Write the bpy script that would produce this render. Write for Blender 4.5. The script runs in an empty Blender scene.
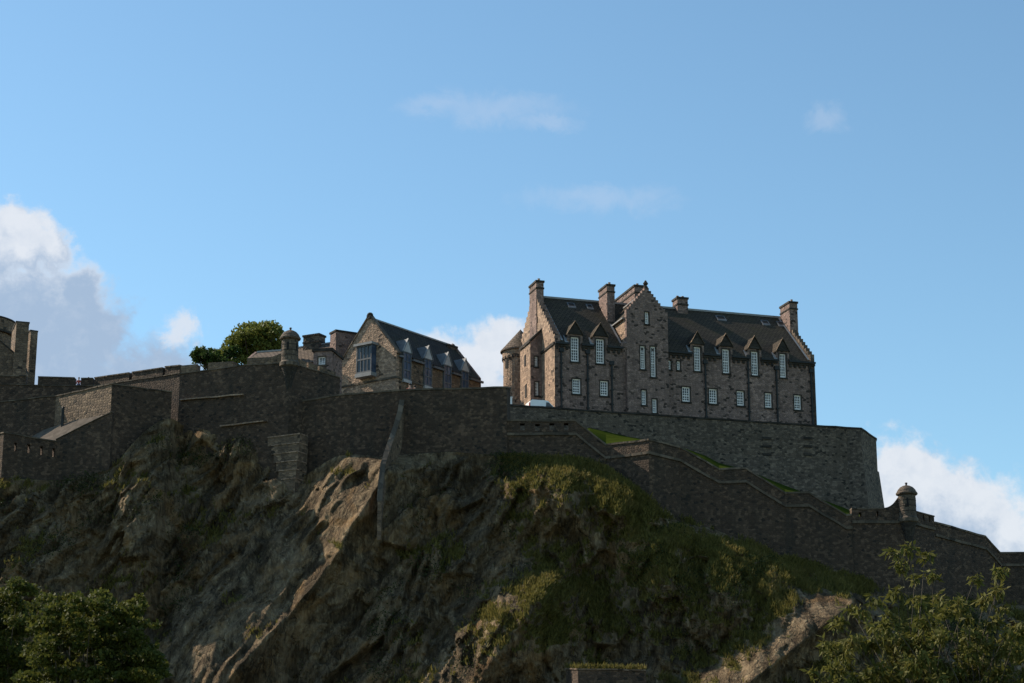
import bpy, math, random
import numpy as np
from mathutils import Vector, Matrix
from mathutils.geometry import delaunay_2d_cdt

S = bpy.context.scene
COL = S.collection
R = math.radians
random.seed(7); RNG = np.random.default_rng(7)

# ------------------------------------------------------------------ camera
PITCH, FPX = R(15.0), 2000.0
CAM = Vector((0, 0, 1.7))
cd = bpy.data.cameras.new('camera'); cam = bpy.data.objects.new('camera', cd); COL.objects.link(cam)
cam.location = CAM; cam.rotation_euler = (R(90) + PITCH, 0, 0)
cd.sensor_width = 36; cd.lens = 36 * FPX / 1024; cd.clip_start = 0.5; cd.clip_end = 20000
S.camera = cam
S.view_settings.view_transform = 'Standard'; S.view_settings.look = 'None'
S.view_settings.exposure = 0.7; S.view_settings.gamma = 1

def ray(px, py):
    u = (px - 512) / FPX; v = (341.5 - py) / FPX
    return Vector((u, math.cos(PITCH) - v * math.sin(PITCH), math.sin(PITCH) + v * math.cos(PITCH)))
def at(px, py, Y):                       # the point on that line of sight at distance Y north of the camera
    d = ray(px, py); return CAM + d * (Y / d.y)
def on_plane(px, py, P, ang):            # the point where it meets an upright plane through P along heading ang
    n = Vector((-math.sin(ang), math.cos(ang), 0)); d = ray(px, py)
    return CAM + d * (n.dot(P - CAM) / n.dot(d))
def azel(px, py):
    d = ray(px, py).normalized(); return math.degrees(math.atan2(d.x, d.y)), math.degrees(math.asin(d.z))

# ------------------------------------------------------------------ sun
SUN_AZ, SUN_EL = R(155), R(38)           # mathematical azimuth (from +x towards +y)
SDIR = Vector((math.cos(SUN_AZ) * math.cos(SUN_EL), math.sin(SUN_AZ) * math.cos(SUN_EL), math.sin(SUN_EL)))
sl = bpy.data.lights.new('sun', 'SUN'); sl.energy = 4.2; sl.angle = R(0.53); sl.color = (1.0, 0.88, 0.72)
so = bpy.data.objects.new('sun', sl); COL.objects.link(so); so.rotation_euler = SDIR.to_track_quat('Z', 'Y').to_euler()
so.location = (-100, 100, 120)

# ------------------------------------------------------------------ node helper
class NT:
    def __init__(s, tree): s.t = tree; s.n = tree.nodes; s.l = tree.links
    def add(s, typ, ins=None, **props):
        nd = s.n.new(typ)
        for k, v in props.items(): setattr(nd, k, v)
        for k, v in (ins or {}).items():
            sock = nd.inputs[k]
            if hasattr(v, 'is_output'): s.l.new(v, sock)
            else: sock.default_value = v
        return nd
    def math(s, op, a, b=0.0, c=None, clamp=False):
        i = {0: a, 1: b}
        if c is not None: i[2] = c
        return s.add('ShaderNodeMath', i, operation=op, use_clamp=clamp).outputs[0]
    def vmath(s, op, a, b=(0, 0, 0)): return s.add('ShaderNodeVectorMath', {0: a, 1: b}, operation=op)
    def ramp(s, fac, lo, hi, a=0.0, b=1.0, smooth=True):
        return s.add('ShaderNodeMapRange', {'Value': fac, 'From Min': lo, 'From Max': hi, 'To Min': a, 'To Max': b},
                     interpolation_type='SMOOTHSTEP' if smooth else 'LINEAR').outputs[0]
    def mix(s, fac, a, b, blend='MIX'):
        nd = s.add('ShaderNodeMix', data_type='RGBA', blend_type=blend)
        for i, v in ((0, fac), (6, a), (7, b)):
            if hasattr(v, 'is_output'): s.l.new(v, nd.inputs[i])
            else: nd.inputs[i].default_value = v if i == 0 else (tuple(v) + (1,))[:4]
        return nd.outputs[2]
    def noise(s, vec, scale, detail=4, rough=0.55, dist=0.0, out='Fac'):
        return s.add('ShaderNodeTexNoise', {'Vector': vec, 'Scale': scale, 'Detail': detail, 'Roughness': rough, 'Distortion': dist}).outputs[out]

# ------------------------------------------------------------------ sky with clouds
def make_world():
    w = bpy.data.worlds.new('World'); S.world = w; w.use_nodes = True
    n = NT(w.node_tree); n.n.clear()
    sky = n.add('ShaderNodeTexSky', sky_type='NISHITA', sun_disc=False, sun_elevation=SUN_EL,
                sun_rotation=R(90) - SUN_AZ, altitude=100, air_density=1.0, dust_density=0.3, ozone_density=3.0)
    tc = n.add('ShaderNodeTexCoord').outputs['Generated']
    sep = n.add('ShaderNodeSeparateXYZ', {0: tc})
    az = n.math('MULTIPLY', n.math('ARCTAN2', sep.outputs[0], sep.outputs[1]), 180 / math.pi)
    el = n.math('MULTIPLY', n.math('ARCSINE', sep.outputs[2]), 180 / math.pi)
    uv = n.add('ShaderNodeCombineXYZ', {0: az, 1: el}).outputs[0]
    # billow: two layers of noise push the outline of each cloud about
    nz = n.noise(uv, 0.55, 7, 0.6, 0.3, 'Color')
    warp = n.vmath('MULTIPLY', n.vmath('SUBTRACT', nz, (0.5, 0.5, 0.5)).outputs[0], (2.0, 2.0, 0)).outputs[0]
    p = n.vmath('ADD', uv, warp).outputs[0]
    fine = n.noise(uv, 1.7, 8, 0.62, 0.2)
    def field(blobs):
        out = None
        for (px, py, rx, ry) in blobs:
            a, e = azel(px, py); k = 0.02865
            d = n.vmath('SUBTRACT', p, (a, e, 0)).outputs[0]
            d = n.vmath('MULTIPLY', d, (1 / (rx * k), 1 / (ry * k), 0)).outputs[0]
            f = n.math('SUBTRACT', 1.0, n.vmath('LENGTH', d).outputs['Value'])
            out = f if out is None else n.math('SMOOTH_MAX', out, f, 0.25)
        return out
    banks = field([(-60, 330, 130, 130), (-30, 250, 55, 62), (20, 330, 95, 85), (60, 395, 110, 72), (46, 252, 26, 30), (8, 226, 26, 30), (28, 246, 34, 34), (80, 300, 34, 34),
                   (150, 400, 90, 66), (100, 330, 40, 50),
                   (492, 352, 46, 38), (455, 375, 50, 46), (525, 362, 46, 42), (475, 400, 70, 40),
                   (905, 478, 54, 48), (900, 560, 120, 100), (985, 535, 70, 60), (1060, 580, 120, 95), (950, 510, 55, 50)])
    f = n.math('ADD', banks, n.math('MULTIPLY', n.math('SUBTRACT', fine, 0.5), 0.75))
    dens = n.math('MULTIPLY', n.ramp(f, -0.06, 0.42), 0.9)
    # sun-bleached heads, greyer bellies
    white = field([(26, 236, 46, 26), (0, 208, 30, 26), (48, 243, 17, 26), (30, 228, 20, 16), (189, 322, 16, 12), (475, 350, 110, 70), (890, 450, 60, 40), (925, 480, 60, 40), (985, 495, 60, 30), (850, 500, 60, 80), (1015, 510, 40, 40)])
    bankl = field([(20, 255, 130, 90)])
    rimw = n.math('MULTIPLY', n.ramp(f, 0.10, 0.62, 0.9, 0.0), n.ramp(bankl, 0.0, 0.5))
    off = n.vmath('ADD', uv, (-0.4, 0.35, 0)).outputs[0]
    relief = n.math('SUBTRACT', fine, n.noise(off, 1.7, 8, 0.62, 0.2))
    lit = n.math('ADD', n.math('MULTIPLY', n.ramp(n.math('ADD', white, n.math('MULTIPLY', n.math('SUBTRACT', fine, 0.5), 0.9)), -0.4, 0.6), 0.95), n.math('MULTIPLY', relief, 0.5), clamp=True)
    lit = n.math('MAXIMUM', lit, rimw)
    ccol = n.mix(lit, (0.235, 0.30, 0.40), (0.50, 0.515, 0.545))
    wn = n.vmath('MULTIPLY', n.vmath('SUBTRACT', n.noise(uv, 0.8, 6, 0.65, 0.6, 'Color'), (0.5, 0.5, 0.5)).outputs[0], (2.4, 1.3, 0)).outputs[0]
    p = n.vmath('ADD', uv, wn).outputs[0]
    puff = field([(188, 322, 20, 16), (176, 332, 30, 18)])
    pf = n.math('MULTIPLY', n.ramp(n.math('ADD', puff, n.math('MULTIPLY', n.math('SUBTRACT', fine, 0.5), 0.9)), -0.1, 0.75), 0.8)
    wisps = field([(495, 108, 95, 20), (440, 105, 55, 14), (600, 199, 100, 18), (827, 118, 26, 16), (545, 122, 50, 12)])
    wf = n.math('MULTIPLY', n.ramp(n.math('ADD', wisps, n.math('MULTIPLY', n.math('SUBTRACT', fine, 0.5), 0.8)), -0.1, 1.0), 0.24)
    skyc = n.mix(1.0, sky.outputs[0], (0.93, 1.065, 0.985), 'MULTIPLY')
    bg1 = n.add('ShaderNodeBackground', {'Color': skyc, 'Strength': 0.104})
    bg2 = n.add('ShaderNodeBackground', {'Color': ccol, 'Strength': 1.0})
    bg3 = n.add('ShaderNodeBackground', {'Color': (0.42, 0.45, 0.52, 1), 'Strength': 1.0})
    m0 = n.add('ShaderNodeMixShader', {0: wf, 1: bg1.outputs[0], 2: bg3.outputs[0]})
    bg4 = n.add('ShaderNodeBackground', {'Color': (0.47, 0.49, 0.53, 1), 'Strength': 1.0})
    m1 = n.add('ShaderNodeMixShader', {0: dens, 1: m0.outputs[0], 2: bg2.outputs[0]})
    m = n.add('ShaderNodeMixShader', {0: pf, 1: m1.outputs[0], 2: bg4.outputs[0]})
    out = n.add('ShaderNodeOutputWorld', {0: m.outputs[0]})
make_world()

# ------------------------------------------------------------------ materials
def newmat(name):
    m = bpy.data.materials.new(name); m.use_nodes = True
    n = NT(m.node_tree); n.n.clear()
    b = n.add('ShaderNodeBsdfPrincipled'); o = n.add('ShaderNodeOutputMaterial', {0: b.outputs[0]})
    b.inputs['Specular IOR Level'].default_value = 0.25
    return m, n, b
def stone(name, light, mid, dark, su=1.5, sv=2.6, spots=0.12, stain=0.6, bump=0.5, mortar=0.35):
    """coursed rubble: one tone per stone, dark joints, blackened stones, streaks of soot"""
    m, n, b = newmat(name)
    uv = n.add('ShaderNodeUVMap').outputs[0]
    pos = n.add('ShaderNodeNewGeometry').outputs['Position']
    wob = n.vmath('MULTIPLY', n.vmath('SUBTRACT', n.noise(uv, 0.9, 3, 0.5, 0, 'Color'), (0.5, 0.5, 0.5)).outputs[0], (0.5, 0.22, 0)).outputs[0]
    q = n.vmath('MULTIPLY', n.vmath('ADD', uv, wob).outputs[0], (su, sv, 0)).outputs[0]
    v = n.add('ShaderNodeTexVoronoi', {'Vector': q, 'Scale': 1.0, 'Randomness': 0.8}, voronoi_dimensions='2D')
    e = n.add('ShaderNodeTexVoronoi', {'Vector': q, 'Scale': 1.0, 'Randomness': 0.8}, voronoi_dimensions='2D', feature='DISTANCE_TO_EDGE').outputs['Distance']
    s = n.add('ShaderNodeSeparateColor', {0: v.outputs['Color']})
    c = n.mix(n.ramp(s.outputs[0], 0.1, 0.9), dark, mid)
    c = n.mix(n.ramp(s.outputs[1], 0.55, 1.0), c, light)
    patch = n.noise(pos, 0.22, 5, 0.6)
    c = n.mix(n.math('MULTIPLY', n.ramp(patch, 0.42, 0.7), 0.5), c, mid)
    blk = n.math('MULTIPLY', n.ramp(n.math('ADD', s.outputs[2], n.math('MULTIPLY', patch, 0.35)), 1.12 - spots, 1.2 - spots), 0.85)
    c = n.mix(blk, c, (0.022, 0.019, 0.016))
    c = n.mix(n.ramp(e, 0.0, 0.10, mortar, 0.0), c, (0.03, 0.026, 0.022))
    st = n.noise(n.vmath('MULTIPLY', pos, (0.8, 0.8, 0.10)).outputs[0], 0.9, 5, 0.6, 0.3)
    c = n.mix(n.math('MULTIPLY', n.ramp(st, 0.45, 0.72), stain), c, (0.03, 0.027, 0.022))
    pale = n.ramp(n.noise(n.vmath('MULTIPLY', pos, (1, 1, 0.6)).outputs[0], 0.33, 7, 0.68, 0.6), 0.57, 0.70)
    c = n.mix(n.math('MULTIPLY', pale, n.math('MULTIPLY', n.ramp(s.outputs[1], 0.1, 0.7), 0.55)), c, tuple(min(1, x * 1.35) for x in light))
    gr = n.noise(pos, 6.0, 3, 0.7)
    c = n.mix(0.35, c, n.mix(gr, (0.1, 0.1, 0.1), (0.95, 0.95, 0.95)), 'OVERLAY')
    n.l.new(c, b.inputs['Base Color']); b.inputs['Roughness'].default_value = 0.92
    h = n.math('ADD', n.ramp(e, 0.0, 0.2), n.math('ADD', n.math('MULTIPLY', s.outputs[0], 0.7), n.math('MULTIPLY', gr, 0.4)))
    bp = n.add('ShaderNodeBump', {'Height': h, 'Strength': bump, 'Distance': 0.12})
    n.l.new(bp.outputs[0], b.inputs['Normal'])
    return m
def plain(name, col, rough=0.6, metal=0.0, var=0.25, scale=2.0, spec=0.3):
    m, n, b = newmat(name)
    pos = n.add('ShaderNodeNewGeometry').outputs['Position']
    t = n.noise(pos, scale, 4, 0.6)
    lo = tuple(x * (1 - var) for x in col); hi = tuple(min(1, x * (1 + var)) for x in col)
    n.l.new(n.mix(n.ramp(t, 0.3, 0.7), lo, hi), b.inputs['Base Color'])
    b.inputs['Roughness'].default_value = rough; b.inputs['Metallic'].default_value = metal
    b.inputs['Specular IOR Level'].default_value = spec
    return m
def slate(name, a, c2):
    m, n, b = newmat(name)
    uv = n.add('ShaderNodeUVMap').outputs[0]; pos = n.add('ShaderNodeNewGeometry').outputs['Position']
    br = n.add('ShaderNodeTexBrick', {'Vector': uv, 'Color1': a + (1,), 'Color2': c2 + (1,), 'Mortar': (0.012, 0.011, 0.010, 1), 'Scale': 1.0,
               'Brick Width': 0.5, 'Row Height': 0.42, 'Mortar Size': 0.03, 'Bias': 0.0})
    moss = n.ramp(n.noise(pos, 0.5, 5, 0.65), 0.48, 0.75)
    c = n.mix(n.math('MULTIPLY', moss, 0.5), br.outputs['Color'], (0.05, 0.045, 0.02))
    n.l.new(c, b.inputs['Base Color']); b.inputs['Roughness'].default_value = 0.9; b.inputs['Specular IOR Level'].default_value = 0.08
    bp = n.add('ShaderNodeBump', {'Height': br.outputs['Fac'], 'Strength': 0.4, 'Distance': 0.03}); bp.invert = True
    n.l.new(bp.outputs[0], b.inputs['Normal'])
    return m
def leafmat(name, dark, light, yellow, scale=1.2, trans=0.35):
    m, n, b = newmat(name)
    pos = n.add('ShaderNodeNewGeometry').outputs['Position']
    isl = n.add('ShaderNodeNewGeometry').outputs['Random Per Island']
    c = n.mix(isl, dark, light)
    c = n.mix(n.math('MULTIPLY', n.ramp(n.noise(pos, scale, 3), 0.5, 0.75), 0.6), c, yellow)
    n.l.new(c, b.inputs['Base Color']); b.inputs['Roughness'].default_value = 0.65
    b.inputs['Specular IOR Level'].default_value = 0.12
    tr = n.add('ShaderNodeBsdfTranslucent', {'Color': c})
    mx = n.add('ShaderNodeMixShader', {0: trans, 1: b.outputs[0], 2: tr.outputs[0]})
    out = [x for x in n.n if x.type == 'OUTPUT_MATERIAL'][0]
    n.l.new(mx.outputs[0], out.inputs[0])
    return m
M = dict(
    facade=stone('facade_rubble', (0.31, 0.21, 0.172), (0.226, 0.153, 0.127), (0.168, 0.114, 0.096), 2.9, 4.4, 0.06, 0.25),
    gable=stone('sunlit_rubble', (0.45, 0.305, 0.21), (0.34, 0.232, 0.16), (0.235, 0.16, 0.112), 2.3, 3.6, 0.04, 0.15),  # lighter copy of the facade rubble, sunlight put into the colour
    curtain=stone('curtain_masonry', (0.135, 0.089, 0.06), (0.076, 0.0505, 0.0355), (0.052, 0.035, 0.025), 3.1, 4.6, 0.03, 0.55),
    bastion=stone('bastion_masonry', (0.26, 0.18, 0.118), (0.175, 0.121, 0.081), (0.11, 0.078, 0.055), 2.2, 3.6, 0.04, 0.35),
    upper=stone('terrace_masonry', (0.20, 0.152, 0.113), (0.128, 0.097, 0.073), (0.085, 0.065, 0.05), 2.9, 4.8, 0.06, 0.4),
    ashlar=stone('dressed_stone', (0.16, 0.12, 0.085), (0.115, 0.087, 0.064), (0.085, 0.064, 0.049), 1.4, 3.0, 0.03, 0.5, 0.35, 0.5),
    dark_stone=stone('sooty_dressed_stone', (0.06, 0.05, 0.04), (0.04, 0.033, 0.027), (0.025, 0.021, 0.018), 1.2, 2.5, 0.05, 0.4, 0.3),
    coping=stone('coping_stone', (0.17, 0.13, 0.095), (0.12, 0.092, 0.067), (0.07, 0.056, 0.042), 0.9, 0.6, 0.05, 0.5, 0.3),
    slate=slate('brown_slate', (0.078, 0.062, 0.046), (0.058, 0.047, 0.036)),
    slate_grey=slate('grey_slate', (0.062, 0.056, 0.052), (0.045, 0.042, 0.04)),
    slate_pale=slate('pale_brown_slate', (0.17, 0.13, 0.10), (0.13, 0.10, 0.08)),
    lead=plain('lead_sheet', (0.24, 0.235, 0.23), 0.6, 0.0, 0.15, 1.5, 0.3),
    lead_dark=plain('dark_lead', (0.11, 0.112, 0.118), 0.6, 0.0, 0.2, 1.5, 0.3),
    white=plain('white_paint', (0.84, 0.80, 0.77), 0.5, 0, 0.06, 3),
    iron=plain('black_iron', (0.02, 0.02, 0.02), 0.6, 0, 0.3, 3),
    pot=plain('clay_pot', (0.36, 0.22, 0.13), 0.8, 0, 0.25, 4),
    shadow=plain('dark_interior', (0.012, 0.012, 0.012), 0.9, 0, 0.2, 1),
    paving=plain('terrace_paving', (0.075, 0.07, 0.064), 0.9, 0, 0.25, 0.8),
    zinc=plain('zinc_sheet', (0.36, 0.36, 0.36), 0.6, 0, 0.12, 1.5, 0.3),
    rampstone=plain('smooth_ramp_stone', (0.11, 0.093, 0.078), 1.0, 0, 0.25, 1.2, 0.02),
    vanpaint=plain('white_van_paint', (0.8, 0.8, 0.8), 0.3, 0, 0.03, 2, 0.5),
    red=plain('red_lamp', (0.45, 0.02, 0.015), 0.3), rubber=plain('tyre_rubber', (0.02, 0.02, 0.02), 0.8),
    skin=plain('skin', (0.5, 0.3, 0.22), 0.6, 0, 0.05), hair=plain('dark_hair', (0.03, 0.02, 0.015), 0.7),
    cloth_red=plain('red_cloth', (0.3, 0.06, 0.04), 0.9), cloth_blue=plain('blue_cloth', (0.05, 0.07, 0.14), 0.9),
    bark=plain('bark', (0.07, 0.055, 0.04), 0.9, 0, 0.4, 6),
    leaf_far=leafmat('leaf_far', (0.09, 0.11, 0.022), (0.16, 0.17, 0.04), (0.2, 0.17, 0.04), 0.5),
    leaf_bush=leafmat('leaf_bush', (0.03, 0.055, 0.015), (0.055, 0.085, 0.02), (0.09, 0.1, 0.025), 0.6),
    leaf_left=leafmat('leaf_left', (0.04, 0.05, 0.011), (0.095, 0.1, 0.021), (0.16, 0.14, 0.028), 0.6, 0.35),
    leaf_right=leafmat('leaf_right', (0.058, 0.06, 0.012), (0.14, 0.135, 0.032), (0.2, 0.165, 0.05), 1.2, 0.35),
    grassblade=leafmat('dry_grass', (0.085, 0.078, 0.02), (0.18, 0.152, 0.042), (0.24, 0.175, 0.06), 0.35, 0.4),
    scrub=leafmat('scrub_leaf', (0.025, 0.035, 0.012), (0.055, 0.065, 0.02), (0.07, 0.065, 0.025), 0.4, 0.3),
)
def glassmat(name, col):
    m, n, b = newmat(name)
    pos = n.add('ShaderNodeNewGeometry').outputs['Position']
    n.l.new(n.mix(n.ramp(n.noise(pos, 1.1, 2), 0.35, 0.65), tuple(x * 0.6 for x in col), col), b.inputs['Base Color'])
    b.inputs['Roughness'].default_value = 0.12; b.inputs['Specular IOR Level'].default_value = 0.35
    bp = n.add('ShaderNodeBump', {'Height': n.noise(pos, 1.5, 2), 'Strength': 0.12, 'Distance': 0.2}); n.l.new(bp.outputs[0], b.inputs['Normal'])
    return m
M['glass'] = glassmat('window_glass', (0.11, 0.105, 0.105))
M['glass_blue'] = glassmat('blue_window_glass', (0.07, 0.10, 0.155))
M['glass_grey'] = glassmat('grey_window_glass', (0.07, 0.07, 0.075))

# ------------------------------------------------------------------ mesh builder
Z3 = Vector((0, 0, 1))
class MB:
    def __init__(s): s.v = []; s.f = []
    def quad(s, *pts):
        i = len(s.v); s.v += [tuple(p) for p in pts]; s.f.append(tuple(range(i, i + len(pts))))
    def hexa(s, a, b):                       # two matching rings of points -> closed solid
        n = len(a)
        s.quad(*a); s.quad(*reversed(b))
        for i in range(n): s.quad(a[i], b[i], b[(i + 1) % n], a[(i + 1) % n])
    def box(s, o, e1, e2, u0, u1, w0, w1, z0, z1):
        P = lambda u, w, z: o + e1 * u + e2 * w + Z3 * z
        s.hexa([P(u0, w0, z0), P(u1, w0, z0), P(u1, w1, z0), P(u0, w1, z0)], [P(u0, w0, z1), P(u1, w0, z1), P(u1, w1, z1), P(u0, w1, z1)])
    def poly(s, o, eu, ev, outer, holes=(), inward=None, depth=0.0, skip=()):
        pts = [Vector(p) for p in outer]; edges = [(i, (i + 1) % len(outer)) for i in range(len(outer))]
        for (a, b, c, d) in holes:
            k = len(pts); pts += [Vector(p) for p in ((a, b), (c, b), (c, d), (a, d))]
            edges += [(k, k + 1), (k + 1, k + 2), (k + 2, k + 3), (k + 3, k)]
        vs, es, fs = delaunay_2d_cdt(pts, edges, [], 1, 1e-5)[:3]
        base = len(s.v); s.v += [tuple(o + eu * p.x + ev * p.y) for p in vs]
        for f in fs:
            cx = sum(vs[i].x for i in f) / len(f); cy = sum(vs[i].y for i in f) / len(f)
            if any(a < cx < c and b < cy < d for (a, b, c, d) in holes): continue
            s.f.append(tuple(base + i for i in f))
        if inward is not None:
            for (a, b, c, d) in holes:
                q = [o + eu * x + ev * y for x, y in ((a, b), (c, b), (c, d), (a, d))]
                for i in range(4): s.quad(q[i], q[(i + 1) % 4], q[(i + 1) % 4] + inward * depth, q[i] + inward * depth)
    def slab(s, o, eu, ev, outer, inward, th, holes=(), through=False):   # extruded outline
        s.poly(o, eu, ev, outer, holes, inward, th if through else min(th, 0.35))
        s.poly(o + inward * th, eu, ev, outer, holes if through else ())
        q = [o + eu * x + ev * y for x, y in outer]
        for i in range(len(q)): s.quad(q[i], q[(i + 1) % len(q)], q[(i + 1) % len(q)] + inward * th, q[i] + inward * th)
    def lathe(s, c, prof, n=24):
        rings = [[(c.x + r * math.cos(2 * math.pi * k / n), c.y + r * math.sin(2 * math.pi * k / n), z) for k in range(n)] for r, z in prof]
        b = len(s.v)
        for rg in rings: s.v += rg
        for i in range(len(prof) - 1):
            for k in range(n): s.f.append((b + i * n + k, b + i * n + (k + 1) % n, b + (i + 1) * n + (k + 1) % n, b + (i + 1) * n + k))
    def tube(s, pts, rad, n=7):
        b = len(s.v); up = Vector((0.3, 0.2, 1)).normalized()
        for i, p in enumerate(pts):
            d = (pts[min(i + 1, len(pts) - 1)] - pts[max(i - 1, 0)]).normalized()
            a = d.cross(up if abs(d.dot(up)) < 0.95 else Vector((1, 0, 0))).normalized(); c = d.cross(a)
            r = rad[i] if isinstance(rad, (list, tuple)) else rad
            s.v += [tuple(p + (a * math.cos(2 * math.pi * k / n) + c * math.sin(2 * math.pi * k / n)) * r) for k in range(n)]
        for i in range(len(pts) - 1):
            for k in range(n): s.f.append((b + i * n + k, b + i * n + (k + 1) % n, b + (i + 1) * n + (k + 1) % n, b + (i + 1) * n + k))
    def build(s, name, mat, parent=None, origin=None, smooth=False):
        o = Vector((0, 0, 0)) if origin is None else Vector(origin)
        if parent is not None: o = Vector(parent.get('_o', (0, 0, 0)))
        me = bpy.data.meshes.new(name)
        me.from_pydata([(x - o.x, y - o.y, z - o.z) for x, y, z in s.v], [], s.f)
        uvl = me.uv_layers.new(name='UVMap')
        buf = np.zeros(len(me.loops) * 2, dtype=np.float32)
        for pl in me.polygons:
            nr = pl.normal
            if abs(nr.z) > 0.97: t = Vector((1, 0, 0)); bb = Vector((0, 1, 0))
            else: t = Z3.cross(nr).normalized(); bb = nr.cross(t)
            for li in pl.loop_indices:
                p = me.vertices[me.loops[li].vertex_index].co
                buf[2 * li] = (p.x + o.x) * t.x + (p.y + o.y) * t.y + 100; buf[2 * li + 1] = (p.x + o.x) * bb.x + (p.y + o.y) * bb.y + (p.z + o.z) * bb.z
        uvl.data.foreach_set('uv', buf)
        if smooth: me.polygons.foreach_set('use_smooth', [True] * len(me.polygons))
        if isinstance(mat, str): mat = M[mat]
        me.materials.append(mat)
        ob = bpy.data.objects.new(name, me); COL.objects.link(ob)
        if parent is not None: ob.parent = parent; ob['_o'] = tuple(o)
        else: ob.location = o; ob['_o'] = tuple(o)
        return ob
def thing(name, loc, label, cat, group=None):
    e = bpy.data.objects.new(name, None); COL.objects.link(e); e.location = loc; e['_o'] = tuple(loc)
    e.empty_display_size = 0.5; e['kind'] = 'thing'
    return tag(e, label, cat, group)
def tag(o, label, cat, group=None):
    o['kind'] = 'thing'
    o['label'] = label; o['category'] = cat
    if group: o['group'] = group
    return o
def struct(o): o['kind'] = 'structure'; return o

class Frame:
    """upright local frame: e1 along the front, e2 going back from it"""
    def __init__(s, P, deg):
        s.o = Vector((P.x, P.y, 0)); s.a = R(deg)
        s.e1 = Vector((math.cos(s.a), math.sin(s.a), 0)); s.e2 = Vector((-math.sin(s.a), math.cos(s.a), 0))
    def L(s, u, w, z): return s.o + s.e1 * u + s.e2 * w + Z3 * z
    def fp(s, px, py, w=0.0):                 # (u, z) where a line of sight meets the plane w
        p = on_plane(px, py, s.L(0, w, 0), s.a); d = p - s.o
        return d.dot(s.e1), p.z
    def gp(s, px, py, u=0.0):                 # (w, z) on the plane of constant u
        p = on_plane(px, py, s.L(u, 0, 0), s.a + math.pi / 2); d = p - s.o
        return d.dot(s.e2), p.z

# ------------------------------------------------------------------ walls
def normals(pts):
    """outward (towards the viewer's side) mitred offsets for a plan polyline running left to right"""
    ns = []
    for i in range(len(pts) - 1):
        d = Vector((pts[i + 1].x - pts[i].x, pts[i + 1].y - pts[i].y, 0)).normalized(); ns.append(Vector((d.y, -d.x, 0)))
    out = [ns[0]]
    for i in range(1, len(ns)):
        m = (ns[i - 1] + ns[i]).normalized(); out.append(m / max(0.35, m.dot(ns[i])))
    out.append(ns[-1]); return out, ns
def band(mb, pts, lo, hi, out, back):
    """solid strip following the top line of a wall, from z+lo to z+hi, out in front and back behind"""
    q = [pts[0]]
    for a, b in zip(pts[:-1], pts[1:]):
        k = max(1, int((b - a).length / 1.3))
        for i in range(1, k + 1): q.append(a.lerp(b, i / k) + Z3 * (random.uniform(-.045, .045) if i < k else 0))
    pts = q; nn, _ = normals(pts)
    rings = [[p + n * out + Z3 * lo, p + n * out + Z3 * hi, p - n * back + Z3 * hi, p - n * back + Z3 * lo] for p, n in zip(pts, nn)]
    for i in range(len(rings) - 1):
        a, b = rings[i], rings[i + 1]
        for k in range(4): mb.quad(a[k], b[k], b[(k + 1) % 4], a[(k + 1) % 4])
    mb.quad(*rings[0]); mb.quad(*reversed(rings[-1]))
def wall_body(pts, zb, th=1.6, batter=0.0, holes=None):
    mb = MB(); nn, ns = normals(pts)
    zbs = zb if isinstance(zb, (list, tuple)) else [zb] * len(pts)
    F = [p.copy() for p in pts]; Bk = [p - n * th for p, n in zip(pts, nn)]
    FB = [Vector((p.x, p.y, z)) + n * (batter * (p.z - z)) for p, n, z in zip(pts, nn, zbs)]
    BB = [Vector((b.x, b.y, z)) for b, z in zip(Bk, zbs)]
    for i in range(len(pts) - 1):
        hs = (holes or {}).get(i)
        if hs:
            d = Vector((F[i + 1].x - F[i].x, F[i + 1].y - F[i].y, 0)); L = d.length; d.normalize()
            o = Vector((F[i].x, F[i].y, 0)); rect = [(0, zbs[i]), (L, zbs[i + 1]), (L, F[i + 1].z), (0, F[i].z)]
            hh = []
            for (pa, ya, pb, yb) in hs:
                A = on_plane(pa, ya, o, math.atan2(d.y, d.x)); B = on_plane(pb, yb, o, math.atan2(d.y, d.x))
                hh.append(((A - o).dot(d), B.z, (B - o).dot(d), A.z))
            mb.poly(o, d, Z3, rect, hh, -ns[i], th); mb.poly(o - ns[i] * th, d, Z3, rect, hh)
        else:
            mb.quad(FB[i], FB[i + 1], F[i + 1], F[i]); mb.quad(BB[i + 1], BB[i], Bk[i], Bk[i + 1])
        mb.quad(F[i], F[i + 1], Bk[i + 1], Bk[i])
    mb.quad(FB[0], F[0], Bk[0], BB[0]); mb.quad(FB[-1], BB[-1], Bk[-1], F[-1])
    return mb
def make_wall(name, label, cat, spec, zb, mat, th=1.6, batter=0.0, coping=0.28, string=None, holes=None, group=None, cmat='coping', cfront=0.09):
    """spec: (px, py, distance) of the top edge, left to right"""
    pts = [at(*p) - Z3 * (coping * 0.8) for p in spec]; o = Vector((pts[0].x, pts[0].y, min(zb) if isinstance(zb, (list, tuple)) else zb))
    root = thing(name, o, label, cat, group)
    wall_body(pts, zb, th, batter, holes).build('masonry', mat, root)
    if coping:
        m = MB(); band(m, pts, 0.003, coping * 0.8, cfront, th + 0.06); m.build('coping', cmat, root)
    if string:
        m = MB(); band(m, pts, -string, -string + 0.26, 0.16, -0.002); m.build('string_course', cmat, root)
    return root, pts

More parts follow.
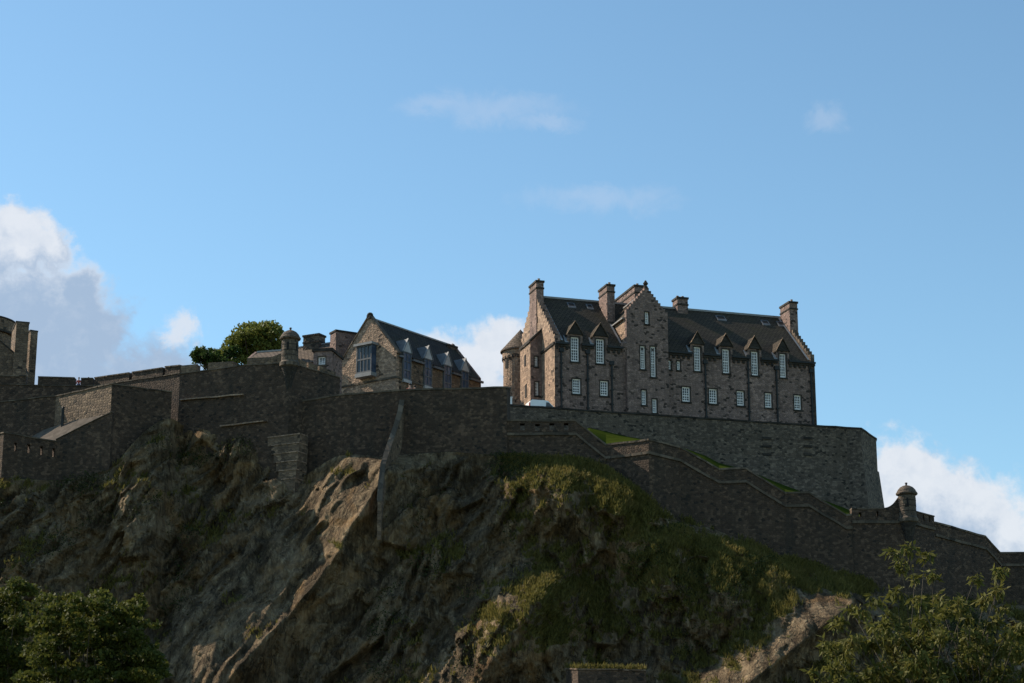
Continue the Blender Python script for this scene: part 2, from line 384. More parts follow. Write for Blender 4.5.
# ------------------------------------------------------------------ numpy noise
def _hash(i, j, k, seed):
    h = (i * 374761393 + j * 668265263 + k * 2147483647 + seed * 974634777) & 0xFFFFFFFF
    h = ((h ^ (h >> 13)) * 1274126177) & 0xFFFFFFFF
    h = ((h ^ (h >> 16)) * 2246822519) & 0xFFFFFFFF
    return ((h ^ (h >> 15)) & 0xFFFFFF) / float(0xFFFFFF)
def vnoise(x, y, z, seed=0):
    i, j, k = np.floor(x).astype(np.int64), np.floor(y).astype(np.int64), np.floor(z).astype(np.int64)
    fx, fy, fz = x - i, y - j, z - k
    fx = fx * fx * (3 - 2 * fx); fy = fy * fy * (3 - 2 * fy); fz = fz * fz * (3 - 2 * fz)
    r = 0
    for a in (0, 1):
        for b in (0, 1):
            for c in (0, 1):
                r = r + _hash(i + a, j + b, k + c, seed) * (fx if a else 1 - fx) * (fy if b else 1 - fy) * (fz if c else 1 - fz)
    return r
def fbm(x, y, z, octv=5, seed=0, gain=0.5, ridged=False):
    r = 0; a = 1.0; t = 0
    for o in range(octv):
        v = vnoise(x * 2 ** o + 17.3 * o, y * 2 ** o + 5.1 * o, z * 2 ** o + 9.7 * o, seed + o)
        if ridged: v = 1 - abs(2 * v - 1)
        r = r + a * v; t += a; a *= gain
    return r / t

def facets(u, v, seed, tone=False):
    """broken planes: every cell of a jittered lattice has its own height and tilt"""
    iu, iv = np.floor(u).astype(np.int64), np.floor(v).astype(np.int64); best = np.full(u.shape, 1e9); h = np.zeros(u.shape); tn = h; z = np.zeros_like(iu)
    for a in (-1, 0, 1):
        for b in (-1, 0, 1):
            ci, cj = iu + a, iv + b
            cx = ci + 0.1 + 0.8 * _hash(ci, cj, z, seed); cy = cj + 0.1 + 0.8 * _hash(ci, cj, z, seed + 1)
            d = (u - cx) ** 2 + (v - cy) ** 2
            hh = _hash(ci, cj, z, seed + 2) - 0.5 + (u - cx) * (_hash(ci, cj, z, seed + 3) - 0.5) * 1.8 + (v - cy) * (_hash(ci, cj, z, seed + 4) - 0.5) * 1.2
            k = d < best; best = np.where(k, d, best); h = np.where(k, hh, h); tn = np.where(k, _hash(ci, cj, z, seed + 7), tn)
    return (h, tn) if tone else h
# ------------------------------------------------------------------ the rock
YW = [(-420, 212), (-150, 207), (0, 195.6), (57, 198.3), (112, 197.6), (170, 201), (180, 203.7), (245, 201.0), (289, 199.3), (306, 200.1), (345, 198.9), (400, 196.5), (505, 195.3), (605, 195.5),
      (648, 192.4), (680, 194.2), (850, 194.8), (920, 195), (985, 200.5), (1024, 201), (1500, 204)]
PB = [(-420, 470), (-150, 480), (0, 478), (57, 482), (112, 470), (140, 436), (165, 418), (200, 425), (240, 432), (270, 455), (290, 478), (306, 478), (330, 464), (345, 459), (385, 462), (402, 455), (450, 452),
      (505, 456), (530, 458), (575, 461), (605, 470), (648, 505), (680, 520), (720, 533), (780, 556), (850, 575), (910, 600), (960, 600), (1010, 604), (1024, 606), (1500, 640)]
def rock():
    yp, yv = zip(*YW); pp, pv = zip(*PB)
    def pw(px): return float(np.interp(px, yp, yv))
    xs_c = [at(p, 500, pw(p)).x for p in yp]
    bx = [at(p, y, pw(p)) for p, y in PB]; xb = [b.x for b in bx]; zbv = [b.z for b in bx]
    x = np.concatenate([np.arange(-85, -52, 0.6), np.arange(-52, 54, 0.19), np.arange(54, 100, 0.8)])
    yw = np.interp(x, xs_c, yv); zb = np.interp(x, xb, zbv)
    k = np.ones(9) / 9
    zb = np.convolve(np.pad(zb, 4, 'edge'), k, 'valid')
    nr = 250
    t = np.linspace(0, 1, nr)[:, None] ** 1.05
    X = np.repeat(x[None, :], nr, 0); ZB = np.repeat(zb[None, :], nr, 0); YWX = np.repeat(yw[None, :], nr, 0)
    Zb0 = 9.0
    Zv = ZB + (Zb0 - ZB) * t
    drop = ZB - Zv
    Yv = YWX - 0.2 - drop / np.interp(X, [-20, 8, 22, 50], [2.0, 1.8, 1.4, 1.35])
    P = lambda px, py: (lambda q: (q.x, q.z))(at(px, py, 190))
    grass = np.zeros_like(X)
    def bump(px, py, rx, ry, rot, amp, pw_=1.0):
        cx, cz = P(px, py); c, s_ = math.cos(R(rot)), math.sin(R(rot))
        dx, dz = X - cx, Zv - cz
        a = (dx * c + dz * s_) / (rx * 0.098); b = (-dx * s_ + dz * c) / (ry * 0.098)
        return amp * np.exp(-((a * a + b * b) ** pw_))
    # leaning crest: its left flank is long and open to the sun, its right flank falls away
    def crest(p0, p1, amp, la, rb, ends=30):
        (x0, z0), (x1, z1) = P(*p0), P(*p1)
        L = math.hypot(x1 - x0, z1 - z0); ux, uz = (x1 - x0) / L, (z1 - z0) / L
        dx, dz = X - x0, Zv - z0
        al = dx * ux + dz * uz; d = dx * uz - dz * ux           # >0 on the right of an upward line
        prof = np.where(d < 0, np.clip(1 + d / (la * 0.098), 0, 1), np.exp(-d / (rb * 0.098)))
        e = ends * 0.098
        return amp * prof * np.clip((al + e) / e, 0, 1) * np.clip((L + e - al) / e, 0, 1)
    pro = np.zeros_like(X)
    wx = (fbm(X * 0.12, Zv * 0.12, X * 0, 4, 3) - 0.5)
    cr = np.maximum(crest((318, 600), (388, 470), 1.0, 105, 22), crest((222, 715), (345, 556), 1.12, 115, 24))
    flank = np.clip(cr * 2.2, 0, 1); pro += 5.6 * cr
    pro += bump(585, 500, 66, 42, 0, 3.9, 1.6) + bump(700, 585, 95, 50, -22, 3.4, 1.4) + bump(545, 492, 28, 30, 0, 1.6)
    pro += crest((468, 720), (545, 600), 4.6, 65, 26) + bump(520, 650, 42, 50, 0, 2.6, 1.4)
    c3 = crest((690, 730), (838, 616), 1.0, 46, 16); pro += 4.8 * c3
    flank = np.maximum(flank, np.clip(c3 * 1.8, 0, .9))
    pro += 0 * X + bump(650, 545, 45, 30, 10, 1.6)
    pro += bump(140, 500, 26, 60, -10, 1.6) + bump(35, 560, 34, 70, 0, 2.2) + bump(430, 560, 50, 60, 0, 1.0)
    gully = bump(222, 525, 52, 110, 22, 1.0, 1.3); pro -= 1.4 * gully + bump(85, 560, 18, 80, 0, 2.0)
    # strata and fracture
    al = X * 0.46 + Zv * 0.89; ac = X * 0.89 - Zv * 0.46
    w1 = fbm(X * 0.18, Yv * 0.05, Zv * 0.18, 4, 11)
    strat = fbm(ac * 0.75 + 3 * w1, al * 0.14, X * 0, 3, 21, 0.5, True)
    vert = fbm(X * 0.55 + 2 * w1, Zv * 0.13, X * 0, 3, 31, 0.5, True)
    big = fbm(X * 0.10, Zv * 0.085, X * 0, 4, 41)
    fine = fbm(X * 0.7, Zv * 0.6, X * 0, 2, 51, 0.5)
    blocky = np.floor(fbm(X * 0.33 + w1 * 2, Zv * 0.2, X * 0, 3, 61) * 9) / 9
    near = np.clip(drop / 2.5, 0.0, 1)
    left_m = np.clip((8 - X) / 14, 0, 1)
    jx, jz = (w1 - .5) * 3.0, (fine - .5) * 0.5
    f1, t1 = facets((ac + jx) / 2.4, al / 6.0 + jx * .2, 101, True); f2, t2 = facets((ac + jx + jz) / 0.95, al / 2.8, 131, True); f3, t3 = facets((ac + jz * 2) / 0.45, al / 1.2 + w1 * 3, 161, True)
    fv1, tv1 = facets((X + jx) / 2.6, Zv / 3.8 + jz, 191, True); fv2, tv2 = facets((X + jz) / 0.9, Zv / 1.5 + jx * .3, 221, True)
    tone = left_m * (0.35 * t1 + 0.45 * t2) + (1 - left_m) * (0.35 * tv1 + 0.45 * tv2) + 0.35 * t3 + 0.35 * (strat - 0.6)
    rough = ((big - 0.5) * 2.8 + (vert - 0.6) * 1.1 * (1 - 0.7 * left_m) + (blocky - 0.45) * 1.0 + left_m * f1 * 1.9 + (1 - left_m) * fv1 * 1.3) * (1 - 0.88 * np.maximum(flank, .9 * gully))
    pro += near * (rough + (strat - 0.6) * 1.2 * (0.25 + 0.75 * left_m) * (1 + 0.9 * flank) + (left_m * f2 * 0.85 + (1 - left_m) * fv2 * 0.6) * (1 - 0.65 * flank) + f3 * 0.30 * (1 - 0.65 * flank) + (1 - left_m) * 2.2 * (fbm(X * .28, Zv * .33, X * 0, 3, 301) - .5))
    pro += 7.5 * np.clip((X - 9) / 27, 0, 1) * np.clip(drop / 8, 0, 1)
    # grass grows on the right half and on ledges
    def gm(px, py, rx, ry, rot, a): return bump(px, py, rx, ry, rot, a, 1.5)
    gn = fbm(X * 0.3, Zv * 0.38, X * 0, 5, 71, 0.6)
    grass = gm(570, 492, 74, 46, 0, 1.2) + gm(520, 640, 40, 40, 30, 0.45) + gm(600, 560, 60, 40, 0, 0.15) + gm(640, 555, 110, 60, -25, 0.75) + gm(745, 590, 100, 45, -20, 0.55) + gm(515, 620, 38, 40, 35, 0.85) + gm(640, 630, 95, 34, -8, 0.65) \
        - gm(790, 650, 70, 16, 38, 0.5) - gm(690, 520, 60, 30, -25, 0.25) + gm(430, 470, 60, 22, 0, 0.35) + gm(230, 600, 50, 40, 40, 0.2) + gm(345, 462, 40, 8, 0, 0.4)
    grass = grass - 0.45 * flank - 0.10 * left_m
    grass = np.clip(grass, -.5, 1.1) * 0.5 + (gn - 0.5) * 1.9
    soften = np.clip(grass * 2, 0, 1)
    Yv = Yv - np.maximum(pro, -5.0 * near)
    # foot of the rock runs out towards the gardens
    foot = np.clip((18 - Zv) / 9, 0, 1); Yv -= foot ** 1.5 * 16
    rows_X = [X]; rows_Y = [Yv]; rows_Z = [Zv]
    top = [np.stack([x, yw + d, zb + e]) for d, e in ((70, 0.0), (12, 0.0), (1.0, 0.0))]
    bot = [np.stack([x, Yv[-1] - d, np.full_like(x, z)]) for d, z in ((18, 4.0), (40, 1.0), (60, -0.6))]
    Xa = np.concatenate([np.array([q[0] for q in top]), X, np.array([q[0] for q in bot])])
    Ya = np.concatenate([np.array([q[1] for q in top]), Yv, np.array([q[1] for q in bot])])
    Za = np.concatenate([np.array([q[2] for q in top]), Zv, np.array([q[2] for q in bot])])
    Ga = np.concatenate([np.full((3, len(x)), 0.2), grass, np.full((3, len(x)), 0.8)])
    nR, nC = Xa.shape
    me = bpy.data.meshes.new('hill')
    co = np.stack([Xa, Ya, Za], -1).reshape(-1, 3).astype(np.float32)
    idx = np.arange(nR * nC).reshape(nR, nC)
    q = np.stack([idx[:-1, :-1], idx[1:, :-1], idx[1:, 1:], idx[:-1, 1:]], -1).reshape(-1, 4)
    me.vertices.add(len(co)); me.vertices.foreach_set('co', co.ravel())
    me.loops.add(q.size); me.loops.foreach_set('vertex_index', q.ravel().astype(np.int32))
    me.polygons.add(len(q)); me.polygons.foreach_set('loop_start', np.arange(0, q.size, 4, dtype=np.int32)); me.polygons.foreach_set('loop_total', np.full(len(q), 4, dtype=np.int32))
    at2 = me.attributes.new('tone', 'FLOAT', 'POINT'); at2.data.foreach_set('value', np.concatenate([np.full((3, len(x)), 0.5), tone, np.full((3, len(x)), 0.5)]).ravel().astype(np.float32))
    at_ = me.attributes.new('turf', 'FLOAT', 'POINT'); at_.data.foreach_set('value', Ga.ravel().astype(np.float32))
    me.update(); me.validate()
    ob = bpy.data.objects.new('hill', me); COL.objects.link(ob); struct(ob)
    # material
    m, n, b = newmat('crag_rock')
    pos = n.add('ShaderNodeNewGeometry').outputs['Position']; nrm = n.add('ShaderNodeNewGeometry').outputs['Normal']
    g = n.add('ShaderNodeAttribute', attribute_name='turf').outputs['Fac']
    nz = n.add('ShaderNodeSeparateXYZ', {0: nrm}).outputs[2]
    r1 = n.noise(pos, 0.5, 8, 0.65, 0.5); r2 = n.noise(n.vmath('MULTIPLY', pos, (1.6, 1.6, 0.5)).outputs[0], 1.3, 8, 0.7, 0.4)
    c = n.mix(n.ramp(r1, 0.3, 0.7), (0.066, 0.046, 0.0275), (0.148, 0.104, 0.062))
    c = n.mix(n.ramp(r2, 0.45, 0.8), c, (0.27, 0.205, 0.122))
    c = n.mix(n.math('MULTIPLY', n.ramp(n.noise(pos, 0.22, 4, 0.6, 0.8), 0.48, 0.66), 0.6), c, (0.16, 0.09, 0.036))
    c = n.mix(n.ramp(n.noise(pos, 1.6, 6, 0.7, 0.6), 0.60, 0.76, 0, 0.75), c, (0.022, 0.018, 0.014))
    rot = n.add('ShaderNodeMapping', {'Vector': n.vmath('ADD', pos, n.vmath('MULTIPLY', n.noise(pos, 0.8, 4, 0.6, 0, 'Color'), (1.6, 1.6, 1.6)).outputs[0]).outputs[0], 'Rotation': (0, R(-27), 0), 'Scale': (1.3, 0.6, 0.30)}).outputs[0]
    ck = n.add('ShaderNodeTexVoronoi', {'Vector': rot, 'Scale': 0.8}, feature='DISTANCE_TO_EDGE').outputs['Distance']
    ck2 = n.add('ShaderNodeTexVoronoi', {'Vector': rot, 'Scale': 2.0}, feature='DISTANCE_TO_EDGE').outputs['Distance']
    tv = n.add('ShaderNodeAttribute', attribute_name='tone').outputs['Fac']
    grain = n.noise(n.add('ShaderNodeMapping', {'Vector': pos, 'Rotation': (0, R(-27), 0), 'Scale': (5.0, 2.0, 0.7)}).outputs[0], 1.0, 6, 0.68, 0.8)
    tv = n.math('ADD', tv, n.math('MULTIPLY', n.math('SUBTRACT', grain, 0.5), 1.1))
    c = n.mix(0.75, c, n.mix(n.ramp(tv, 0.15, 0.95), (0.12, 0.12, 0.12), (0.92, 0.92, 0.92)), 'OVERLAY')
    crk = n.math('MINIMUM', n.ramp(ck, 0.0, 0.09), n.ramp(ck2, 0.0, 0.12, 0.6, 1.0))
    c = n.mix(n.math('MULTIPLY', n.math('SUBTRACT', 1.0, crk), n.ramp(n.noise(pos, 0.45, 4, 0.6), 0.4, 0.65, 0.05, 0.75)), c, (0.020, 0.016, 0.012))
    tz = n.math('ADD', g, n.math('MULTIPLY', n.math('SUBTRACT', nz, 0.45), 0.75))
    tz = n.math('ADD', tz, n.math('MULTIPLY', n.math('SUBTRACT', n.noise(pos, 1.0, 6, 0.65), 0.5), 0.9))
    gc = n.mix(n.ramp(n.noise(pos, 0.35, 5, 0.6), 0.35, 0.65), (0.075, 0.068, 0.018), (0.15, 0.13, 0.036))
    gc = n.mix(n.ramp(n.noise(pos, 2.5, 5, 0.7), 0.4, 0.75), gc, (0.12, 0.105, 0.045))
    c = n.mix(n.ramp(tz, 0.32, 0.52), c, gc)
    n.l.new(c, b.inputs['Base Color']); b.inputs['Roughness'].default_value = 0.95; b.inputs['Specular IOR Level'].default_value = 0.1
    h = n.math('ADD', n.math('MULTIPLY', crk, 0.6), n.math('ADD', r2, n.math('MULTIPLY', n.noise(pos, 3.0, 6, 0.7), 0.6)))
    bp = n.add('ShaderNodeBump', {'Height': h, 'Strength': 0.8, 'Distance': 0.3}); n.l.new(bp.outputs[0], b.inputs['Normal'])
    me.materials.append(m)
    # ---- blades and scrub on it
    dX = np.gradient(Yv, axis=1) / np.gradient(X, axis=1); dZ = np.gradient(Yv, axis=0) / np.minimum(np.gradient(Zv, axis=0), -1e-3)
    nrm_ = np.stack([dX, -np.ones_like(dX), dZ], -1); nrm_ /= np.linalg.norm(nrm_, axis=-1, keepdims=True)
    pts = np.stack([X, Yv, Zv], -1).reshape(-1, 3); N = nrm_.reshape(-1, 3); G = (grass + (nrm_[..., 2] - 0.45) * 0.75).reshape(-1)
    vis = (pts[:, 0] > -53) & (pts[:, 0] < 53) & (pts[:, 2] > 14)
    def pick(w, count):
        w = np.where(vis, w, 0); w = w / w.sum(); return RNG.choice(len(pts), count, p=w)
    ids = pick(np.clip(G - 0.32, 0, 0.5), 52000)
    blades('grass', pts[ids] + RNG.normal(0, 0.09, (len(ids), 3)), N[ids], 0.5, 0.07, 3, 'grassblade')
    wsc = np.clip(fbm(pts[:, 0] * 0.25, pts[:, 2] * 0.3, pts[:, 0] * 0, 4, 91) - 0.56, 0, 1) * np.clip(0.9 - abs(G - 0.25), 0, 1) * (0.4 + 0.6 * (N[:, 2] > 0.3)) * np.clip(1 - 1.4 * flank.reshape(-1), 0, 1)
    ids = pick(wsc, 26000)
    leaves_mesh('undergrowth', pts[ids] + N[ids] * RNG.uniform(0, 0.55, (len(ids), 1)) + RNG.normal(0, 0.2, (len(ids), 3)), 0.2, 0.13, 'scrub', None)['kind'] = 'stuff'
    return ob
def raw_mesh(name, co, faces, mat, parent=None, origin=(0, 0, 0)):
    me = bpy.data.meshes.new(name); k = faces.shape[1]
    o = np.array(parent['_o'] if parent is not None else origin)
    me.vertices.add(len(co)); me.vertices.foreach_set('co', (co - o).astype(np.float32).ravel())
    me.loops.add(faces.size); me.loops.foreach_set('vertex_index', faces.ravel().astype(np.int32))
    me.polygons.add(len(faces)); me.polygons.foreach_set('loop_start', np.arange(0, faces.size, k, dtype=np.int32)); me.polygons.foreach_set('loop_total', np.full(len(faces), k, dtype=np.int32))
    me.update(); me.materials.append(M[mat] if isinstance(mat, str) else mat)
    ob = bpy.data.objects.new(name, me); COL.objects.link(ob)
    if parent is not None: ob.parent = parent
    else: ob.location = origin
    ob['_o'] = tuple(float(v) for v in o)
    return ob
def unit(v): return v / np.maximum(np.linalg.norm(v, axis=-1, keepdims=True), 1e-6)
def blades(name, p, nrm, h, w, per, mat):
    n = len(p) * per
    P = np.repeat(p, per, 0) + RNG.normal(0, 0.08, (n, 3)); Nn = np.repeat(nrm, per, 0)
    d = unit(np.array([0, 0, 1.0]) * 0.9 + Nn * 0.5 + RNG.normal(0, 0.4, (n, 3)))
    side = unit(np.cross(d, RNG.normal(0, 1, (n, 3)))) * (w * RNG.uniform(0.5, 1, (n, 1)))
    H = h * RNG.uniform(0.35, 1.1, (n, 1))
    bend = Nn * 0.12 + np.array([0.1, 0, -0.1])
    co = np.stack([P - side, P + side, P + d * H * 0.6 + side * 0.6, P + d * H + bend * H], 1).reshape(-1, 3)
    f = np.arange(n * 4).reshape(n, 4)
    ob = raw_mesh(name, co, f, mat); ob['kind'] = 'stuff'; return ob
def leaves_mesh(name, p, L, W, mat, parent, up=None, droop=0.0):
    """each leaf is a pointed four-cornered blade with its own heading"""
    n = len(p)
    d = RNG.normal(0, 1, (n, 3))
    if up is not None: d = d + up
    d[:, 2] -= droop; d = unit(d)
    s = unit(np.cross(d, RNG.normal(0, 1, (n, 3)) + np.array([0, 0, 0.8])))
    k = RNG.uniform(0.6, 1.25, (n, 1)); nn = np.cross(d, s)
    a = p; b = p + d * L * 0.45 * k + s * W * k * 0.5 + nn * 0.05 * L; c = p + d * L * k; e = p + d * L * 0.45 * k - s * W * k * 0.5 + nn * 0.05 * L
    co = np.stack([a, b, c, e], 1).reshape(-1, 3)
    return raw_mesh(name, co, np.arange(n * 4).reshape(n, 4), mat, parent)

# ------------------------------------------------------------------ ground and rock
g = MB(); g.quad((-3000, -300, 0), (3000, -300, 0), (3000, 6000, 0), (-3000, 6000, 0))
gm_, gn_, gb_ = newmat('garden_lawn')
gp_ = gn_.add('ShaderNodeNewGeometry').outputs['Position']
gn_.l.new(gn_.mix(gn_.noise(gp_, 0.05, 6), (0.045, 0.065, 0.018), (0.09, 0.10, 0.03)), gb_.inputs['Base Color']); gb_.inputs['Roughness'].default_value = 0.95
struct(g.build('ground', gm_))
rock()

# ------------------------------------------------------------------ curtain walls
ZD = 20.0
# left rampart with its merlons
def rampart_left():
    spec = [(-260, 384, 216), (0, 384, 211), (95, 385.5, 211), (180, 372.5, 203.7)]
    root, pts = make_wall('rampart_wall', 'long rubble rampart with merlons stepping down behind the lit bastion at far left', 'castle wall', spec, 36, 'curtain', 2.2, 0, 0.12)
    def seg(i, pa, ya, pb, yb, top):             # merlon standing on segment i between two lines of sight
        a, b = pts[i], pts[i + 1]; ang = math.atan2(b.y - a.y, b.x - a.x); d = Vector((math.cos(ang), math.sin(ang), 0)); nrm = Vector((d.y, -d.x, 0))
        A, B = on_plane(pa, ya, a, ang), on_plane(pb, yb, a, ang)
        A0 = a + (b - a) * ((A - a).dot(d) / (b - a).dot(d)); B0 = a + (b - a) * ((B - a).dot(d) / (b - a).dot(d))
        m = MB(); inn = -nrm * 0.9; o0, o1 = A0 + Z3 * 0.1 - nrm * 0.03, B0 + Z3 * 0.1 - nrm * 0.03
        T0 = Vector((A.x, A.y, A.z)) - nrm * 0.03; T1 = Vector((B.x, B.y, B.z)) - nrm * 0.03
        m.hexa([o0, o1, T1, T0], [o0 + inn, o1 + inn, T1 + inn, T0 + inn]); q = m.build('merlon', 'curtain', root)
        c = MB(); e = Z3 * 0.14; nn = nrm * 0.1
        c.hexa([T0 + nn + Z3 * 0.002, T1 + nn + Z3 * 0.002, T1 + inn - nn + Z3 * 0.002, T0 + inn - nn + Z3 * 0.002], [T0 + nn + e, T1 + nn + e, T1 + inn - nn + e, T0 + inn - nn + e]); c.build('merlon_cap', 'coping', q)
    seg(0, -90, 374, -40, 375, 0); seg(0, -36, 376, -1, 376.5, 0)
    seg(1, 0, 376.5, 26, 376.5, 0); seg(1, 38, 377.5, 74.5, 378.5, 0); seg(1, 81, 379, 93, 379, 0)
    seg(2, 94.5, 378.5, 129, 373.5, 0); seg(2, 132, 373, 162.5, 368.5, 0); seg(2, 165, 367.5, 180, 366, 0)
    return root
rampart_left()
# great bastion with the pepper-pot turret on its corner
def great_bastion():
    spec = [(180, 373.5, 203.7), (245, 364.5, 200.9), (290, 362.5, 199.0), (340, 377, 203.6)]
    root, pts = make_wall('bastion_wall', 'tall dark bastion wall with sun-toned ledges under the left pepper-pot turret', 'castle wall', spec, ZD, 'curtain', 2.4, 0, 0.14, None)
    # parapet blocks
    def par(i, pa, ya, pb, yb, curve=False, ry=None):
        a, b = pts[i], pts[i + 1]; ang = math.atan2(b.y - a.y, b.x - a.x); d = Vector((math.cos(ang), math.sin(ang), 0)); nrm = Vector((d.y, -d.x, 0))
        A, B = on_plane(pa, ya, a, ang), on_plane(pb, yb, a, ang); U = lambda q: (q - a).dot(d)
        base = lambda u: a.z + (b.z - a.z) * u / U(b) + 0.12
        u0, u1 = U(A), U(B); pr = [(u0, base(u0)), (u1, base(u1))]
        if curve:
            for k in range(9):
                s = k / 8; pr.append((u1 + (u0 - u1) * s, B.z + (A.z - B.z) * (s ** 0.5 if A.z < B.z else s ** 2)))
        else: pr += [(u1, B.z), (u0, A.z)]
        m = MB(); m.slab(Vector((a.x, a.y, 0)) - nrm * 0.04, d, Z3, pr, -nrm, 0.9); m.build('merlon', 'bastion', root)
    par(0, 180.5, 365.5, 196, 364); par(0, 208, 362.5, 233, 361.2); par(1, 247, 357.8, 270, 357); par(1, 270.4, 357, 283, 351, True)
    par(2, 297.5, 357, 307, 362, True); par(2, 309, 362, 318, 366); par(2, 320, 366, 336, 372)
    # ledges in pale stone that stands in for sunlit tops, and the rough stepped buttress
    def ledge(i, pa, ya, pb, yb, out=0.28):
        a, b = pts[i], pts[i + 1]; ang = math.atan2(b.y - a.y, b.x - a.x)
        A, B = on_plane(pa, ya, a, ang), on_plane(pb, yb, a, ang); m = MB(); band(m, [A, B], -0.1, 0.03, out, -0.003); m.build('ledge', 'gable', root)
    ledge(0, 181, 400, 244, 394.5); ledge(1, 221, 426, 268, 420.8)
    return root
great_bastion()
def stepped_buttress():
    P = at(302, 434, 197.9); root = thing('stepped_buttress', Vector((P.x, P.y, ZD)), 'squat rough stepped stone buttress against the dark bastion foot, pale courses with sun-toned caps', 'buttress')
    fr = Frame(at(300, 434, 197.95), -28)
    for i, (pxl, y0, y1, w) in enumerate(((268, 434, 442.7, 0.0), (272, 443, 451.7, -0.1), (275, 452, 460.7, -0.2), (278, 461, 469.7, -0.3), (281, 470, 478.7, -0.4), (284, 479, 520, -0.5))):
        u0 = fr.fp(pxl, y0)[0]; zb = fr.fp(300, y1)[1]; zt = fr.fp(300, y0)[1]
        m = MB(); m.box(fr.o, fr.e1, fr.e2, u0, -0.02 * i, w, 1.5, zb, zt - 0.005); m.build('course', 'bastion', root)
        m = MB(); m.box(fr.o, fr.e1, fr.e2, u0, -0.02 * i + .04, w - 0.07, 1.4, zt - 0.004, zt + 0.09); m.build('cap', 'gable', root)  # cap in lighter stone, imitating sun on the step
stepped_buttress()
# lit bastion, ramp and loopholed wall at far left
def left_bastion():
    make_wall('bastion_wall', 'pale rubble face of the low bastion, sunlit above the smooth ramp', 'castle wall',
              [(56, 395.3, 203.6), (112, 383.2, 198)], ZD, 'bastion', 1.8, 0, 0.16)  # paler stone on this stretch stands in for the sun on it
    make_wall('bastion_wall', 'shaded dark wall behind the loopholed wall at far left, under the keep', 'castle wall', [(-60, 408, 206.2), (55.8, 395.4, 203.62)], ZD, 'curtain', 1.8, 0, 0.16)  # same wall continued in darker stone, its cast shadow put into the colour
    make_wall('bastion_wall', 'shade-toned right-hand return of the sunlit low bastion, above the rock', 'castle wall', [(112.1, 383.3, 198.02), (172, 391.5, 201.6)], ZD, 'curtain', 1.6, 0, 0.16)  # darker stone stands in for the shade on this side
    a, b = at(112.5, 412, 197.7), at(57, 438, 199.0)
    root, pts = make_wall('ramp_wall', 'dark wall with a slanting top rising beside the smooth ramp', 'castle wall', [(56, 439, 198.9), (112.3, 411.4, 197.75)], ZD, 'curtain', 0.5, 0, 0.1, None)
    m = MB(); c, d = at(76, 420, 201.2), at(14, 438.5, 206.5); e = at(20, 441, 203)
    top = [pts[0] - Z3 * 0.1, pts[1] - Z3 * 0.1, at(111, 411.5, 199.5), c, d, e]
    top = [p + Vector((0, .12, 0)) if i < 2 else p for i, p in enumerate(top)]
    m.hexa([Vector((p.x, p.y, p.z - .5)) for p in top], top); o = m.build('ramp', 'rampstone', None, (pts[0].x, pts[0].y, ZD)); tag(o, 'smooth pale sloping ramp below the sunlit bastion face', 'ramp')
    hs = [(14.3, 442.5, 16.4, 451.5), (27.3, 444, 29.8, 453.2), (40.4, 446.2, 42.6, 455), (52.6, 448, 54.6, 457)]
    make_wall('loopholed_wall', 'low dark wall pierced by four narrow loopholes at far left', 'castle wall', [(-60, 440, 204), (4, 432, 195.8), (57, 440.8, 198.9)], ZD, 'curtain', 0.7, 0, 0.16, None, {1: hs})
    po = at(60.5, 438, 201.2); m = MB(); m.box(po, Vector((1, 0, 0)), Vector((0, 1, 0)), -0.25, 0.0, -0.25, 0.25, -6, 0.2)
    tag(m.build('gatepost', 'bastion', None, (po.x, po.y, po.z - 6)), 'stubby pale stone post where the loopholed wall meets the ramp', 'post')
    q = at(62.5, 421, 201.9); m = MB(); m.box(q, Vector((1, 0, 0)), Vector((0, 1, 0)), -0.12, 0.12, -0.12, 0.12, -1.0, 1.3); m.lathe(q + Z3 * 1.3, [(0.12, q.z + 1.3), (0.17, q.z + 1.36), (0.13, q.z + 1.5), (0.0, q.z + 1.56)], 10)
    tag(m.build('bollard', 'iron', None, (q.x, q.y, q.z - 1)), 'thin black post on the ramp in front of the shaded rubble wall', 'post')
left_bastion()
# middle bastion
root_mid, mid_pts = make_wall('bastion_wall', 'broad dark middle bastion wall with a flat top below the dormered hall', 'castle wall',
                              [(302.5, 400.2, 200.2), (345, 393.5, 198.5), (400, 389.5, 196.6), (507, 386.5, 195.3), (510.3, 387.5, 205)], ZD, 'curtain', 1.2, 0.0, 0.22)
# thin wall running down the rock from it
def spur():
    prof = [(400, 401, 196.4), (398, 413, 195.6), (393.5, 428, 194.6), (387.5, 445, 192.6), (381, 465, 190.0), (378.5, 486, 188.3), (377.6, 502, 187.3)]
    m = MB(); pts = [at(*p) for p in prof]
    for a, b in zip(pts[:-1], pts[1:]):
        ex = Vector((0.38, 0.07, 0))
        m.hexa([a, a + ex, Vector((a.x + .38, a.y + .07, a.z - 3.6)), Vector((a.x, a.y, a.z - 3.6))], [b, b + ex, Vector((b.x + .38, b.y + .07, b.z - 3.6)), Vector((b.x, b.y, b.z - 3.6))])
    root = thing('spur_wall', Vector((pts[-1].x, pts[-1].y, pts[-1].z - 3.6)), 'thin stone spur wall descending the crag from the middle bastion', 'castle wall')
    m.build('masonry', 'bastion', root)
    k = MB()
    for a, b in zip(pts[:-1], pts[1:]):
        e0 = Vector((-0.06, -0.03, 0.004)); ex = Vector((0.5, 0.1, 0)); h = Z3 * 0.14
        k.hexa([a + e0, a + e0 + ex, a + e0 + ex + h, a + e0 + h], [b + e0, b + e0 + ex, b + e0 + ex + h, b + e0 + h])
    k.build('coping', 'coping', root)
spur()
